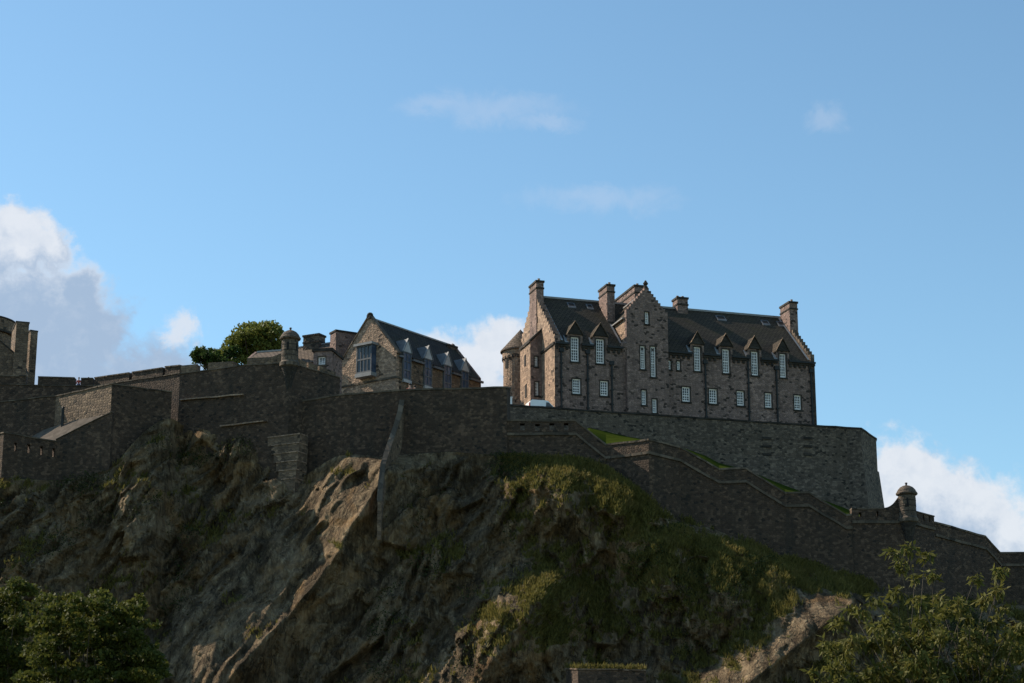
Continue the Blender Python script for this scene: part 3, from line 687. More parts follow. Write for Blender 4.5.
# lower zigzag wall
A_Y = 195.6
make_wall('parapet_wall', 'dark wall with four square embrasures between middle bastion and lawn', 'castle wall', [(505, 419.5, A_Y), (575.5, 419.5, A_Y)], ZD, 'curtain', 1.1, 0, 0.24, 1.45,
          {0: [(520, 423.3, 524.6, 430.2), (535, 424, 539.8, 430.8), (549.5, 423.2, 554.3, 430), (564, 423, 568.6, 430.3)]})
LOW = [(575.6, 419.8, A_Y), (606, 444, 195.4), (648.5, 438.6, 192.2), (680, 446.5, 194.2), (719, 468.3, 194.4), (745.5, 467.3, 194.5), (785, 492, 194.6), (808.5, 491.5, 194.7), (846, 514.2, 194.9), (851.5, 513.6, 195.0)]
root_low, low_pts = make_wall('zigzag_wall', 'long dark lower wall zigzagging down to the right below the lawns', 'castle wall', LOW, 8, 'curtain', 0.9, 0, 0.24, 1.35)
def turret_wall():
    root, pts = make_wall('parapet_wall', 'dark low wall sweeping up to the right turret, with small openings', 'castle wall', [(851.6, 509.3, 195.0), (884, 509.3, 195.1), (908, 509.3, 195.2)], 8, 'curtain', 0.9, 0, 0.0, None,
                          {0: [(858.6, 512.3, 861.6, 516.8), (876.3, 511.2, 878.6, 516.4)]})
    m = MB(); band(m, pts, -1.42, -1.14, 0.16, -0.002); m.build('string_course', 'coping', root)
    m = MB(); band(m, pts[:2], 0.004, 0.16, 0.06, 0.95); m.build('coping', 'coping', root)
    a = pts[1]; d = (pts[2] - pts[1]); d.z = 0; d.normalize(); pr = [(0, a.z + 0.003), (1.55, a.z + 0.003)]
    for k in range(9): s = 1 - k / 8; pr.append((1.55 * s, a.z + 0.16 + 1.15 * s * s))
    m = MB(); m.slab(Vector((a.x, a.y, 0)), d, Z3, pr, Vector((0, 1, 0)), 0.8); m.build('swept_parapet', 'curtain', root)
turret_wall()
make_wall('parapet_wall', 'short raised parapet block with slits right of the right turret', 'castle wall', [(908, 508.5, 195.2), (934, 515.8, 198.0)], 8, 'curtain', 0.9, 0, 0.16, 1.35,
          {0: [(922.8, 514.8, 924.6, 520.8), (928.8, 516.2, 930.4, 522.2)]})
make_wall('curtain_wall', 'dark curtain wall falling away to the right edge beyond the right turret', 'castle wall',
          [(934.3, 521.5, 198.1), (985, 535.5, 203.0), (1000, 552, 204.6), (1200, 549, 204.6)], 8, 'curtain', 1.0, 0, 0.24, 1.3)

# ------------------------------------------------------------------ pepper-pot turrets
def turret(px, pyt, pyb, Y, rpx, label, group='pepper-pot turrets'):
    top, base = at(px, pyt, Y), at(px, pyb, Y); k = 0.0995 * Y / 195; r = rpx * k; h = top.z - base.z
    c = Vector((base.x, base.y, 0)); root = thing('bartizan', base, label, 'turret', group)
    z = lambda f: base.z + h * f
    m = MB(); m.lathe(c, [(r * 1.0, z(0.06)), (r, z(0.50)), (r * 0.985, z(0.64))], 28)
    m.build('drum', 'ashlar', root)
    m = MB(); m.lathe(c, [(r * 0.98, z(-0.10)), (r * 1.16, z(-0.07)), (r * 1.16, z(0.02)), (r * 1.04, z(0.06)), (r * 0.99, z(0.075))], 28); m.build('base_moulding', 'coping', root)
    m = MB(); m.lathe(c, [(0.05, z(-0.85)), (r * 0.3, z(-0.7)), (r * 0.5, z(-0.45)), (r * 0.55, z(-0.40)), (r * 0.78, z(-0.22)), (r * 0.97, z(-0.10))], 24); m.build('corbel', 'dark_stone', root)
    m = MB(); m.lathe(c, [(r * 0.98, z(0.635)), (r * 1.22, z(0.665)), (r * 1.26, z(0.70)), (r * 1.16, z(0.73)), (r * 1.0, z(0.80)), (r * 0.74, z(0.865)), (r * 0.42, z(0.905)), (r * 0.12, z(0.92)), (0, z(0.92))], 28)
    m.build('dome', 'ashlar', root)
    m = MB(); m.lathe(c, [(r * 0.13, z(0.91)), (r * 0.13, z(0.94)), (r * 0.08, z(0.955)), (r * 0.17, z(0.975)), (r * 0.13, z(0.995)), (0, z(1.0))], 12); m.build('finial', 'iron', root)
    for a in (R(262), R(330), R(200)):
        d = Vector((math.cos(a), math.sin(a), 0)); t = Vector((-d.y, d.x, 0)); m = MB()
        m.box(c + d * (r - 0.05), t, d, -0.09, 0.09, 0, 0.075, z(0.33), z(0.55)); m.build('slit', 'shadow', root)
    m = MB()
    for f in (0.2, 0.34, 0.49): m.lathe(c, [(r * 0.99, z(f)), (r * 1.025, z(f + 0.005)), (r * 1.025, z(f + 0.02)), (r * 0.99, z(f + 0.025))], 28)
    m.build('stone_band', 'dark_stone', root)
    return root
turret(289.5, 327.5, 364, 199.3, 8.6, 'left pepper-pot stone turret on the tall bastion corner, in front of the tree')
turret(908, 482.5, 519.5, 195.2, 8.6, 'right pepper-pot stone turret against white cloud, on the lowest wall')

# ------------------------------------------------------------------ upper terrace
AH = 17.0
B = Frame(at(555, 417, 222), AH)
VAN_P = at(541, 416.5, 219.3); ZC = VAN_P.z                 # level of the court
UW = Frame(at(510, 407, 216.3), AH)
u_end, z_end = UW.fp(846, 428.8); z_beg = UW.fp(510, 406.5)[1]; z816 = UW.fp(816, 427)[1]
def upper_wall():
    P0 = UW.L(-3, 0, z_beg); P1 = UW.L(u_end, 0, (z_beg + z_end) / 2 if False else z_end)
    n1 = UW.L(u_end, 0, 0)
    Q = at(861, 429.6, UW.L(u_end, 0, 0).y - 0.6); q2 = at(876.2, 440, Q.y + 5.5)
    pts = [UW.L(-3, 0, z_beg), P1, Q + Z3 * 0, q2, q2 + Vector((1.2, 14, -0.3))]
    root = thing('terrace_wall', Vector((P0.x, P0.y, 30)), 'high grey patched retaining wall of the terrace below the many-windowed block', 'castle wall')
    pts = [p + Z3 * 0.02 for p in pts]
    # upright upper half, battered lower half
    mid = [Vector((p.x, p.y, p.z - 3.9)) for p in pts]
    wall_body(pts, [p.z for p in mid], 1.0).build('parapet_masonry', 'upper', root)
    nn, _ = normals(mid); low = [m_ + n_ * 0.15 for m_, n_ in zip(mid, nn)]
    wall_body([p + Z3 * 0 for p in low], 30, 1.6, 0.10).build('battered_base', 'upper', root)
    m = MB(); band(m, pts, 0.003, 0.2, 0.1, 1.1); m.build('coping', 'dark_stone', root)
    for px in (767, 808):                             # drain chutes
        for k in range(6):
            u, z = UW.fp(px, 437 + k * 8.2); m = MB(); m.box(UW.o, UW.e1, UW.e2, u - 0.55, u + 0.5, -0.28 if k > 3 else -0.12, 0.1, z - 0.28, z); m.build('drain_stone', 'dark_stone', root)
    return pts
up_pts = upper_wall()
def courtyard():
    m = MB(); a, b = UW.L(-3, 0.9, ZC), UW.L(u_end, 0.9, ZC)
    zr = z_end - 1.0
    top = [a, UW.L(u_end * 0.5, 0.9, ZC), UW.L(u_end + 1, 2.5, zr), UW.L(u_end + 4, 30, zr), UW.L(u_end * 0.5, 40, ZC), UW.L(-3, 40, ZC)]
    m.quad(*top); struct(m.build('terrace', 'paving'))
    # level behind the middle bastion, where people walk
    zt = mid_pts[2].z - 1.25; m = MB()
    m.quad(*[Vector((p.x, p.y, zt)) for p in (at(300, 400, 202), at(345, 400, 199.9), at(400, 400, 197.9), at(507, 400, 196.6), at(509, 400, 217), at(420, 400, 260), at(280, 400, 230))])
    struct(m.build('terrace', 'paving')); return zt
Z_MID = courtyard()
def lawn():
    cols = [(577, 431, 430.5), (590, 434, 427.8), (606, 444.4, 431.5), (630, 442, 437), (648.5, 439.6, 440.2), (680, 447.5, 446.5), (705, 461, 455.5), (719, 469.3, 463), (735, 469.3, 467), (745.5, 469, 469.5), (770, 483.5, 479.5), (785, 493, 485.5), (800, 493.5, 491), (808.5, 493.5, 495), (830, 506, 502.5), (846, 515, 508.5), (852, 515.5, 511.5), (875, 516, 515)]
    ly, lx = zip(*[(p[2], p[0]) for p in LOW]) ; m = MB(); prev = None
    for px, yf, yb in cols:
        Yf = float(np.interp(px, lx, ly)) + 0.9; f = at(px, yf + 1.0, Yf)
        bpt = on_plane(px, yb, UW.L(0, -1.0, 0), UW.a)
        row = [f + (bpt - f) * s for s in (0, 0.25, 0.5, 0.75, 1.0)] + [UW.L((bpt - UW.o).dot(UW.e1), 2.0, bpt.z + 0.2)]
        if prev:
            for i in range(5): m.quad(prev[i], row[i], row[i + 1], prev[i + 1])
        prev = row
    gm2, gn2, gb2 = newmat('mown_grass'); pp = gn2.add('ShaderNodeNewGeometry').outputs['Position']
    gn2.l.new(gn2.mix(gn2.ramp(gn2.noise(pp, 1.3, 6, 0.65), 0.3, 0.7), (0.026, 0.038, 0.006), (0.04, 0.054, 0.009)), gb2.inputs['Base Color']); gb2.inputs['Roughness'].default_value = 1.0; gb2.inputs['Specular IOR Level'].default_value = 0.0
    struct(m.build('lawn', gm2))
lawn()

# ------------------------------------------------------------------ window builder
def window(parent, o, eu, inward, a, b, c, d, nx, ny, rec=0.16, mat='white', glass='glass', surround='dark_stone', bar=0.055, border=0.13):
    """sash set back in an opening a..c by b..d of a wall plane"""
    m = MB(); P = lambda u, z, w: o + eu * u + Z3 * z + inward * w
    def bx(u0, z0, u1, z1, w0, w1): m.hexa([P(u0, z0, w0), P(u1, z0, w0), P(u1, z1, w0), P(u0, z1, w0)], [P(u0, z0, w1), P(u1, z0, w1), P(u1, z1, w1), P(u0, z1, w1)])
    e = 0.003
    bx(a + e, b + e, a + border, d - e, rec, rec + .1); bx(c - border, b + e, c - e, d - e, rec, rec + .1)
    bx(a + border + e, b + e, c - border - e, b + border * 1.5, rec, rec + .1); bx(a + border + e, d - border, c - border - e, d - e, rec, rec + .1)
    for i in range(1, nx):
        u = a + border + (c - a - 2 * border) * i / nx; bx(u - bar / 2, b + border * 1.5, u + bar / 2, d - border, rec + .02, rec + .07)
    for i in range(1, ny):
        z = b + border + (d - b - 2 * border) * i / ny; k = bar * (1.9 if i == ny // 2 else 1); bx(a + border, z - k / 2, c - border, z + k / 2, rec + .012, rec + .075)
    w = m.build('window', mat, parent)
    m = MB(); m.quad(P(a, b, rec + .09), P(c, b, rec + .09), P(c, d, rec + .09), P(a, d, rec + .09)); m.build('pane', glass, w)
    if surround:
        m = MB(); s = 0.11
        def by(u0, z0, u1, z1, w0=-.035): m.hexa([P(u0, z0, w0), P(u1, z0, w0), P(u1, z1, w0), P(u0, z1, w0)], [P(u0, z0, .02), P(u1, z0, .02), P(u1, z1, .02), P(u0, z1, .02)])
        by(a - s, b, a - e, d + s); by(c + e, b, c + s, d + s); by(a - e * 0, d + e, c, d + s); m.build('surround', surround, w)
        m = MB(); m.hexa([P(a - s - .05, b - .2, -.1), P(c + s + .05, b - .2, -.1), P(c + s + .05, b - .004, -.1), P(a - s - .05, b - .004, -.1)], [P(a - s - .05, b - .2, .02), P(c + s + .05, b - .2, .02), P(c + s + .05, b - .004, .02), P(a - s - .05, b - .004, .02)])
        m.build('sill', surround, w)
    return w
def chimney(parent, F, u0, u1, w0, w1, z0, z1, pots=3, mat='facade', along='w'):
    m = MB(); m.box(F.o, F.e1, F.e2, u0, u1, w0, w1, z0, z1); ch = m.build('chimney', mat, parent)
    m = MB(); m.box(F.o, F.e1, F.e2, u0 - .07, u1 + .07, w0 - .07, w1 + .07, z1 - 0.8, z1 - 0.62); m.box(F.o, F.e1, F.e2, u0 - .1, u1 + .1, w0 - .1, w1 + .1, z1 + .002, z1 + 0.24); m.build('chimney_cap', 'dark_stone', ch)
    for i in range(pots):
        f = (i + 0.5) / pots; p = F.L(u0 + (u1 - u0) * (f if along == 'u' else .5), w0 + (w1 - w0) * (f if along == 'w' else .5), 0)
        m = MB(); m.lathe(p, [(0.17, z1 + .26), (0.13, z1 + .5), (0.16, z1 + .52), (0.16, z1 + .58), (0.1, z1 + .58)], 10); m.build('chimney_pot', 'pot', ch)
    return ch
def crow(u0, u1, ze, za, n, rise=0.35, half=None):
    """stepped outline from the left eave over the top to the right eave, listed right to left"""
    um = (u0 + u1) / 2; pts = []
    for side in (1, -1):
        seq = []
        for i in range(n):
            f0, f1 = i / n, (i + 1) / n
            e = u1 if side == 1 else u0
            x0 = e + (um - e) * f0; x1 = e + (um - e) * f1; z = ze + (za - ze) * f1 + rise
            seq += [(x0, z), (x1, z)]
        pts += seq if side == 1 else list(reversed(seq))
    out = []
    for p in pts:
        if not out or (abs(out[-1][0] - p[0]) + abs(out[-1][1] - p[1])) > 1e-4: out.append(p)
    return out

# ------------------------------------------------------------------ the many-windowed block
def hospital_block():
    W = 16.0; root = thing('barrack_block', B.L(0, 0, ZC - 1.5), 'large stone block with slate roof, crow-stepped centre gable and rows of white sash windows', 'building')
    u1 = B.fp(816, 400)[0]; ze = B.fp(680, 350.4)[1]; zr = (B.fp(544, 297.7, W / 2)[1] + B.fp(781, 317.7, W / 2)[1]) / 2
    z0 = ZC - 1.5; tanp = (zr - ze) / (W / 2)
    e1, e2, o = B.e1, B.e2, B.o
    up = [(570.8, 339.5, 579, 361.5), (596.1, 341, 604.3, 363.4), (693.8, 345, 700.9, 371.2), (722.2, 348, 729.7, 373), (751, 350.9, 758.5, 375.5), (779.4, 353, 786.4, 377.8)]
    lo = [(572.4, 378.4, 580.6, 394), (600.2, 380.5, 608.2, 395.7), (682, 387, 690.3, 401.7), (709, 389, 717.3, 403.6), (736.7, 391, 744.4, 405.5), (764.8, 393, 772, 407.6), (794, 395.4, 801.4, 410)]
    sm = [(667.9, 360.3, 671.1, 369.4), (676.9, 361, 680.3, 370)]
    def hole(r, w=0):
        a, t = B.fp(r[0], r[1], w); c, b_ = B.fp(r[2], r[3], w); t2 = B.fp(r[2], r[1], w)[1]; b2 = B.fp(r[0], r[3], w)[1]
        return (a, (b_ + b2) / 2, c, (t + t2) / 2)
    zu_t = np.mean([hole(r)[3] for r in up]); zu_b = np.mean([hole(r)[1] for r in up])
    zl_t = np.mean([hole(r)[3] for r in lo]); zl_b = np.mean([hole(r)[1] for r in lo])
    U = [(hole(r)[0], zu_b, hole(r)[2], zu_t) for r in up]; Lo = [(hole(r)[0], zl_b, hole(r)[2], zl_t) for r in lo]; Sm = [hole(r) for r in sm]
    # front wall with raised window heads
    outer = [(0, z0), (u1, z0), (u1, ze)]
    for (a, b, c, d) in reversed(U): outer += [(c + 0.45, ze), (c + 0.45, d + 0.35), (a - 0.45, d + 0.35), (a - 0.45, ze)]
    outer += [(0, ze)]
    m = MB(); m.poly(o, e1, Z3, outer, U + Lo + Sm, e2, 0.35); front = m.build('front_wall', 'facade', root)
    for h in U: window(root, o, e1, e2, *h, 3, 8)
    for h in Lo: window(root, o, e1, e2, *h, 3, 5)
    for h in Sm: window(root, o, e1, e2, *h, 1, 3, surround='dark_stone')
    # gables
    wpk = W / 2
    def gable(uu, inward, holes, mat, name):
        prof = [(0.0, z0), (W, z0), (W, ze)] + [(w, z) for w, z in crow(0.0, W, ze, zr, 14, 0.28)] + [(0, ze)]
        m = MB(); m.poly(B.L(uu, 0, 0), e2, Z3, prof, holes, inward, 0.3); g = m.build(name, mat, root)
        m = MB(); m.slab(B.L(uu, 0, 0) + inward * .004, e2, Z3, prof, inward, 0.5 if uu > 1 else 0.7, holes); m.build('crow_steps', 'ashlar' if uu > 1 else 'facade', g)  # steps and end faces in darker rubble, standing in for their shade
    wv, zv = B.gp(537, 318.5); slit = (wv - 0.35, B.gp(537, 323.5)[1], wv + 0.35, B.gp(537, 317)[1])
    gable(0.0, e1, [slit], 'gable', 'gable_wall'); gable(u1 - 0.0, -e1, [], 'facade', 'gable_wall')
    m = MB(); m.box(B.L(0.3, 0, 0), e2, e1, slit[0], slit[2], 0, 0.02, slit[1], slit[3]); m.build('slit_window', 'shadow', root)
    m = MB(); m.box(B.L(0, 0, 0), e2, -e1, 0.004, W, 0.003, 0.14, ze - 0.45, ze - 0.15); m.build('string_course', 'dark_stone', root)
    # roof
    m = MB(); hh = zr - ze
    A = [B.L(0.7, -0.25, ze - 0.25 * tanp), B.L(u1 - 0.7, -0.25, ze - 0.25 * tanp), B.L(u1 - 0.7, wpk, zr), B.L(0.7, wpk, zr)]
    sl_ = Vector((e2.x, e2.y, tanp)); out_ = [(u1 - .7, wpk), (.7, wpk), (.7, -.25)]
    for (a, b, c, d) in U: out_ += [(a - .3, -.25), (a - .3, .75), (c + .3, .75), (c + .3, -.25)]
    m.poly(B.L(0, 0, ze), e1, sl_, out_ + [(u1 - .7, -.25)]); m.quad(B.L(u1 - .7, W, ze), B.L(.7, W, ze), B.L(.7, wpk, zr), B.L(u1 - .7, wpk, zr)); roof = m.build('roof', 'slate', root)
    m = MB(); m.box(o, e1, e2, 0.7, u1 - .7, wpk - .22, wpk + .22, zr - .1, zr + .14); m.build('ridge_capping', 'lead', roof)
    for uu in (0.72, u1 - 0.98):
        m = MB(); m.quad(B.L(uu, -0.2, ze + 0.06), B.L(uu + .26, -0.2, ze + 0.06), B.L(uu + .26, wpk, zr + .09), B.L(uu, wpk, zr + .09)); m.build('flashing', 'lead', roof)
    m = MB(); cuts = [0.0] + [x for (a, b, c, d) in U for x in (a - .3, c + .3)] + [u1]
    for i in range(0, len(cuts), 2): m = MB(); m.box(o, e1, e2, cuts[i], cuts[i + 1], -0.38, -0.24, ze - .42, ze - .2); m.build('gutter', 'iron', root)
    # corbel course under the eaves
    m = MB(); k = 0.3
    for i in range(0, len(cuts), 2):
        m = MB(); k = cuts[i] + .1; m.box(o, e1, e2, cuts[i], cuts[i + 1], -0.2, -0.003, ze - .66, ze - .42)
        while k < cuts[i + 1] - .3: m.box(o, e1, e2, k, k + .28, -0.16, -0.003, ze - 1.0, ze - .658); k += .62
        m.build('corbel_course', 'dark_stone', root)
    # dormer heads
    for (a, b, c, d) in U:
        um = (a + c) / 2; hw = (c - a) / 2 + 0.34; zb = d + 0.3; za = zb + 1.32
        dm = MB(); dm.slab(B.L(um, -0.16, 0), e1, Z3, [(-hw - .06, zb), (hw + .06, zb), (0, za)], e2, 0.45)
        dh = dm.build('dormer', 'dark_stone', root)
        m = MB(); wr = lambda z: (z - ze) / tanp + .15
        for s in (-1, 1):
            top = [B.L(um, -.26, za + .12), B.L(um + s * (hw + .12), -.26, zb - .1), B.L(um + s * (hw + .12), wr(zb - .1), zb - .1), B.L(um, wr(za + .12), za + .12)]
            m.hexa(top, [p + Z3 * 0.12 for p in top])
        m.build('dormer_roof', 'slate', dh)
        for s in (-1, 1):
            t2 = [B.L(um, -.3, za + .245), B.L(um + s * (hw + .12), -.3, zb + .025), B.L(um + s * (hw + .12), -.08, zb + .025), B.L(um, -.08, za + .245)]
            m = MB(); m.hexa(t2, [p + Z3 * .07 for p in t2]); m.build('dormer_lit_edge', 'bastion', dh)  # tan strip added to imitate the sunlit edge of the dormer
        m = MB()
        for s in (-1, 1):
            x = um + s * (hw - .17); m.quad(B.L(x, 0.002, ze - .3), B.L(x, 0.002, zb), B.L(x, wr(zb), zb), B.L(x, wr(ze - .3), ze - .3))
        m.build('dormer_cheek', 'lead', dh)
        m = MB(); x = um - hw - .16                   # bright lead soaker beside each dormer
        m.quad(B.L(x - .28, -.22, ze - .25 + .06), B.L(x + .16, -.22, ze - .25 + .06), B.L(x + .3, wr(zb) - .15, zb + .05), B.L(x - .1, wr(zb) - .15, zb + .05)); m.build('soaker', 'lead', dh)
        m = MB(); m.lathe(B.L(um, -.05, 0), [(.1, za + .1), (.13, za + .25), (0, za + .42)], 8); m.build('dormer_finial', 'dark_stone', dh)
    # centre wing
    wf = -0.55; ua, ub = B.fp(626.5, 330, wf)[0], B.fp(668, 335, wf)[0]; zwe = B.fp(626.5, 315.5, wf)[1]; zwa = B.fp(647, 291.5, wf)[1]
    hs = [hole(r, wf) for r in ((640.2, 346, 645.3, 369.2), (650.5, 346.4, 656, 377), (641.6, 390, 646.4, 405), (652.4, 399, 657, 413), (644.9, 312, 648.8, 324))]
    prof = [(ua, z0), (ub, z0), (ub, zwe)] + crow(ua, ub, zwe, zwa, 9, 0.45) + [(ua, zwe)]
    m = MB(); m.slab(B.L(0, wf, 0), e1, Z3, prof, e2, 0.6, hs); wing = m.build('wing_front', 'facade', root)
    for h, (nx, ny) in zip(hs, ((2, 9), (2, 11), (2, 5), (2, 5), (2, 4))): window(root, B.L(0, wf, 0), e1, e2, *h, nx, ny)
    m = MB(); m.quad(B.L(ua, wf + .6, z0), B.L(ua, wf + .6, zwe), B.L(ua, wpk, zwe), B.L(ua, wpk, z0)); m.quad(B.L(ub, wf + .6, z0), B.L(ub, wf + .6, zwe), B.L(ub, wpk, zwe), B.L(ub, wpk, z0)); m.build('wing_side_wall', 'gable', root)
    um = (ua + ub) / 2; m = MB()
    for s, ue in ((-1, ua - .18), (1, ub + .18)):
        m.quad(B.L(ue, wf + .6, zwe - .15), B.L(um, wf + .6, zwa), B.L(um, W - 1, zwa), B.L(ue, W - 1, zwe - .15))
    wr_ = m.build('wing_roof', 'slate', root)
    m = MB(); m.box(o, e1, e2, um - .16, um + .16, wf + .6, wpk, zwa - .05, zwa + .12); m.build('ridge_capping', 'lead', wr_)
    m = MB(); m.box(o, e1, e2, ua - .34, ua - .1, wf + .5, wpk - 2, zwe - .26, zwe - .12); m.build('eaves_gutter', 'lead', wr_)
    # valley flashing where the wing meets the main roof
    m = MB(); wv2 = (zwe - ze) / tanp
    m.quad(B.L(ua - .5, 0, ze + .05), B.L(ua - .25, 0, ze + .05), B.L(ua - .25, wv2, zwe + .05), B.L(ua - .5, wv2, zwe + .05)); m.build('valley_flashing', 'lead', wr_)
    # rounded corbel carrying the wing corner
    m = MB(); zc = B.fp(627, 345, wf)[1]
    m.lathe(B.L(ua + .02, 0.1, 0), [(.05, zc - 2.2), (.35, zc - 1.3), (.62, zc - .2), (.66, zc + .3), (.3, zc + .5), (0.0, zc + .55)], 16); m.build('corner_corbel', 'facade', root)
    f = B.L(um, wf + .3, 0); zt = zwa + .45 + .02
    m = MB(); m.lathe(f, [(.3, zt), (.26, zt + .2), (.12, zt + .3), (.28, zt + .48), (.3, zt + .62), (.16, zt + .78), (.12, zt + .9), (0, zt + 1.0)], 12); m.build('finial', 'dark_stone', root)
    # chimneys
    def stack(pl, pm, pr, yt, yb, wc, ww, pots, mat='facade', along='w'):
        w0, w1 = wc - ww / 2, wc + ww / 2
        ul = B.fp(pm, yb, w0)[0]; ur = B.fp(pr, yb, w0)[0]; zt = B.fp(pm, yt, w0)[1]; zb = ze
        chimney(root, B, ul, ur, w0, w1, zb, zt, pots, mat, along); return ul, ur, zt
    ul, ur, zt = stack(529, 536.3, 543.7, 282, 300, wpk - .1, 2.7, 3)
    stack(599, 607.3, 615, 285.8, 320, wpk - 2.2, 2.9, 3)
    # broad cluster behind the wing gable
    w0 = wpk - 3.0; uL = B.fp(644, 293, w0)[0]; chimney(root, B, uL - 1.2, uL, w0, w0 + 7.5, zwa - 2.5, B.fp(640, 287, w0)[1], 6)
    stack(675, 677.5, 688, 298.5, 308, wpk, 1.6, 2, 'facade', 'u'); stack(782, 790, 798, 303, 324, wpk - 1.6, 2.7, 3)
    # rooflights and flashings
    for (a, c, y0, y1) in ((566.5, 574, 302, 306.5), (585.5, 591.5, 303.5, 308), (715, 724, 314.5, 319), (760, 767.5, 319, 323), (776, 783, 320.3, 324.5)):
        w = wpk * (1 - (y0 - 298 - (a - 544) * .083) / 42.) - 0.35
        u0 = B.fp(a, y0, w)[0]; u2 = B.fp(c, y0, w)[0]; ln = 0.85
        P = lambda u, dw, dz: B.L(u, w - dw, ze + (w - dw) * tanp + dz)
        m = MB(); m.hexa([P(u0, 0, .0), P(u2, 0, .0), P(u2, ln, .0), P(u0, ln, .0)], [P(u0, 0, .12), P(u2, 0, .12), P(u2, ln, .12), P(u0, ln, .12)]); rl = m.build('rooflight', 'lead_dark', root)
        m = MB(); m.quad(P(u0 + .15, .1, .124), P(u2 - .12, .1, .124), P(u2 - .12, ln - .22, .124), P(u0 + .15, ln - .22, .124)); m.build('pane', 'shadow', rl)
    # downpipes
    for px, yt in ((561.3, 349), (587.6, 351), (611.8, 362), (665.8, 357), (705.2, 361), (747.8, 356), (776.3, 367), (811, 370)):
        u, z = B.fp(px, yt, -0.15); m = MB(); m.box(o, e1, e2, u - .09, u + .09, -.2, -.03, z0, z - .35); dp = m.build('downpipe', 'iron', root)
        m = MB(); m.box(o, e1, e2, u - .26, u + .26, -.32, -.02, z - .349, z + .1)
        for k in range(1, 6): zz = z - k * 1.7; m.box(o, e1, e2, u - .17, u + .17, -.24, -.01, zz, zz + .14)
        m.build('rainwater_head', 'iron', dp)
    # lean-to stair wing against the gable
    wn = B.gp(541.5, 350)[0]; fr = lambda px, py: B.fp(px, py, wn)
    up_, _ = fr(530.3, 350); zt0 = fr(530.3, 342)[1]; zt1 = fr(541.5, 331.5)[1]; wfar = wn + 4.0
    holes = [(fr(534.2, 0)[0] if False else fr(534.6, 360)[0], fr(536, 366.5)[1], fr(537.6, 360)[0], fr(536, 356.5)[1]), (fr(535.2, 390)[0], fr(537, 395.5)[1], fr(538.4, 390)[0], fr(537, 382)[1])]
    m = MB(); m.poly(B.L(0, wn, 0), e1, Z3, [(up_, z0), (0, z0), (0, zt1), (up_, zt0)], holes, e2, .3); m.build('stair_front', 'facade', root)
    for h in holes: window(root, B.L(0, wn, 0), e1, e2, *h, 2, 4, border=.07)
    m = MB(); m.quad(B.L(up_, wn, z0), B.L(up_, wn, zt0), B.L(up_, wfar, zt0), B.L(up_, wfar, z0)); m.quad(B.L(up_, wfar, z0), B.L(up_, wfar, zt0), B.L(0, wfar, zt1), B.L(0, wfar, z0)); sw = m.build('stair_wall', 'gable', root)
    for (pa, ya, yb) in ((525.3, 355, 366), (526, 384.5, 397.5)):
        w_, zt_ = B.gp(pa, ya, up_); zb_ = B.gp(pa, yb, up_)[1]; m = MB(); m.box(B.L(up_, 0, 0), e2, -e1, w_ - .3, w_ + .3, .003, .05, zb_, zt_); m.build('slit_window', 'shadow', root)
    m = MB(); t0 = [B.L(up_ - .15, wn - .15, zt0 - .05), B.L(0, wn - .15, zt1 + .08), B.L(0, wfar, zt1 + .08), B.L(up_ - .15, wfar, zt0 - .05)]; m.hexa(t0, [p + Z3 * .28 for p in t0]); m.build('stair_roof', 'dark_stone', root)
    # round tower with its cone
    wc = 14.5; uc = B.fp(520.5, 360, wc)[0]; r = 18.2 * .119; ctr = B.L(uc, wc, 0); ztw = B.fp(514, 352, wc)[1]; za = B.fp(520, 330, wc)[1]
    m = MB(); m.lathe(ctr, [(r * .97, z0), (r * .97, ztw - 1.1), (r * 1.02, ztw - 1.0), (r * 1.03, ztw)], 36); tw = m.build('round_tower', 'gable', root)
    m = MB(); m.lathe(ctr, [(r * 1.14, ztw - .05), (r * 1.14, ztw + .1), (r * .03, za), (0, za + .1)], 36); m.build('cone_roof', 'slate_pale', tw)
    m = MB()
    for k in range(22):
        a = 2 * math.pi * k / 22; d = Vector((math.cos(a), math.sin(a), 0)); t = Vector((-d.y, d.x, 0)); m.box(ctr + d * r, t, d, -.1, .1, -.05, .1, ztw - 1.1, ztw - .75)
    m.build('corbel_ring', 'dark_stone', tw)
    for px, ya, yb in ((504.5, 361.5, 369.5),):
        a = math.atan2(B.e2.y * 0 - 1, -1.35); d = Vector((math.cos(a), math.sin(a), 0)); t = Vector((-d.y, d.x, 0)); m = MB(); m.box(ctr + d * (r * .97 - .03), t, d, -.25, .25, 0, .06, B.fp(px, yb, wc)[1], B.fp(px, ya, wc)[1]); m.build('slit_window', 'shadow', tw)
    return ze, zr
hospital_block()

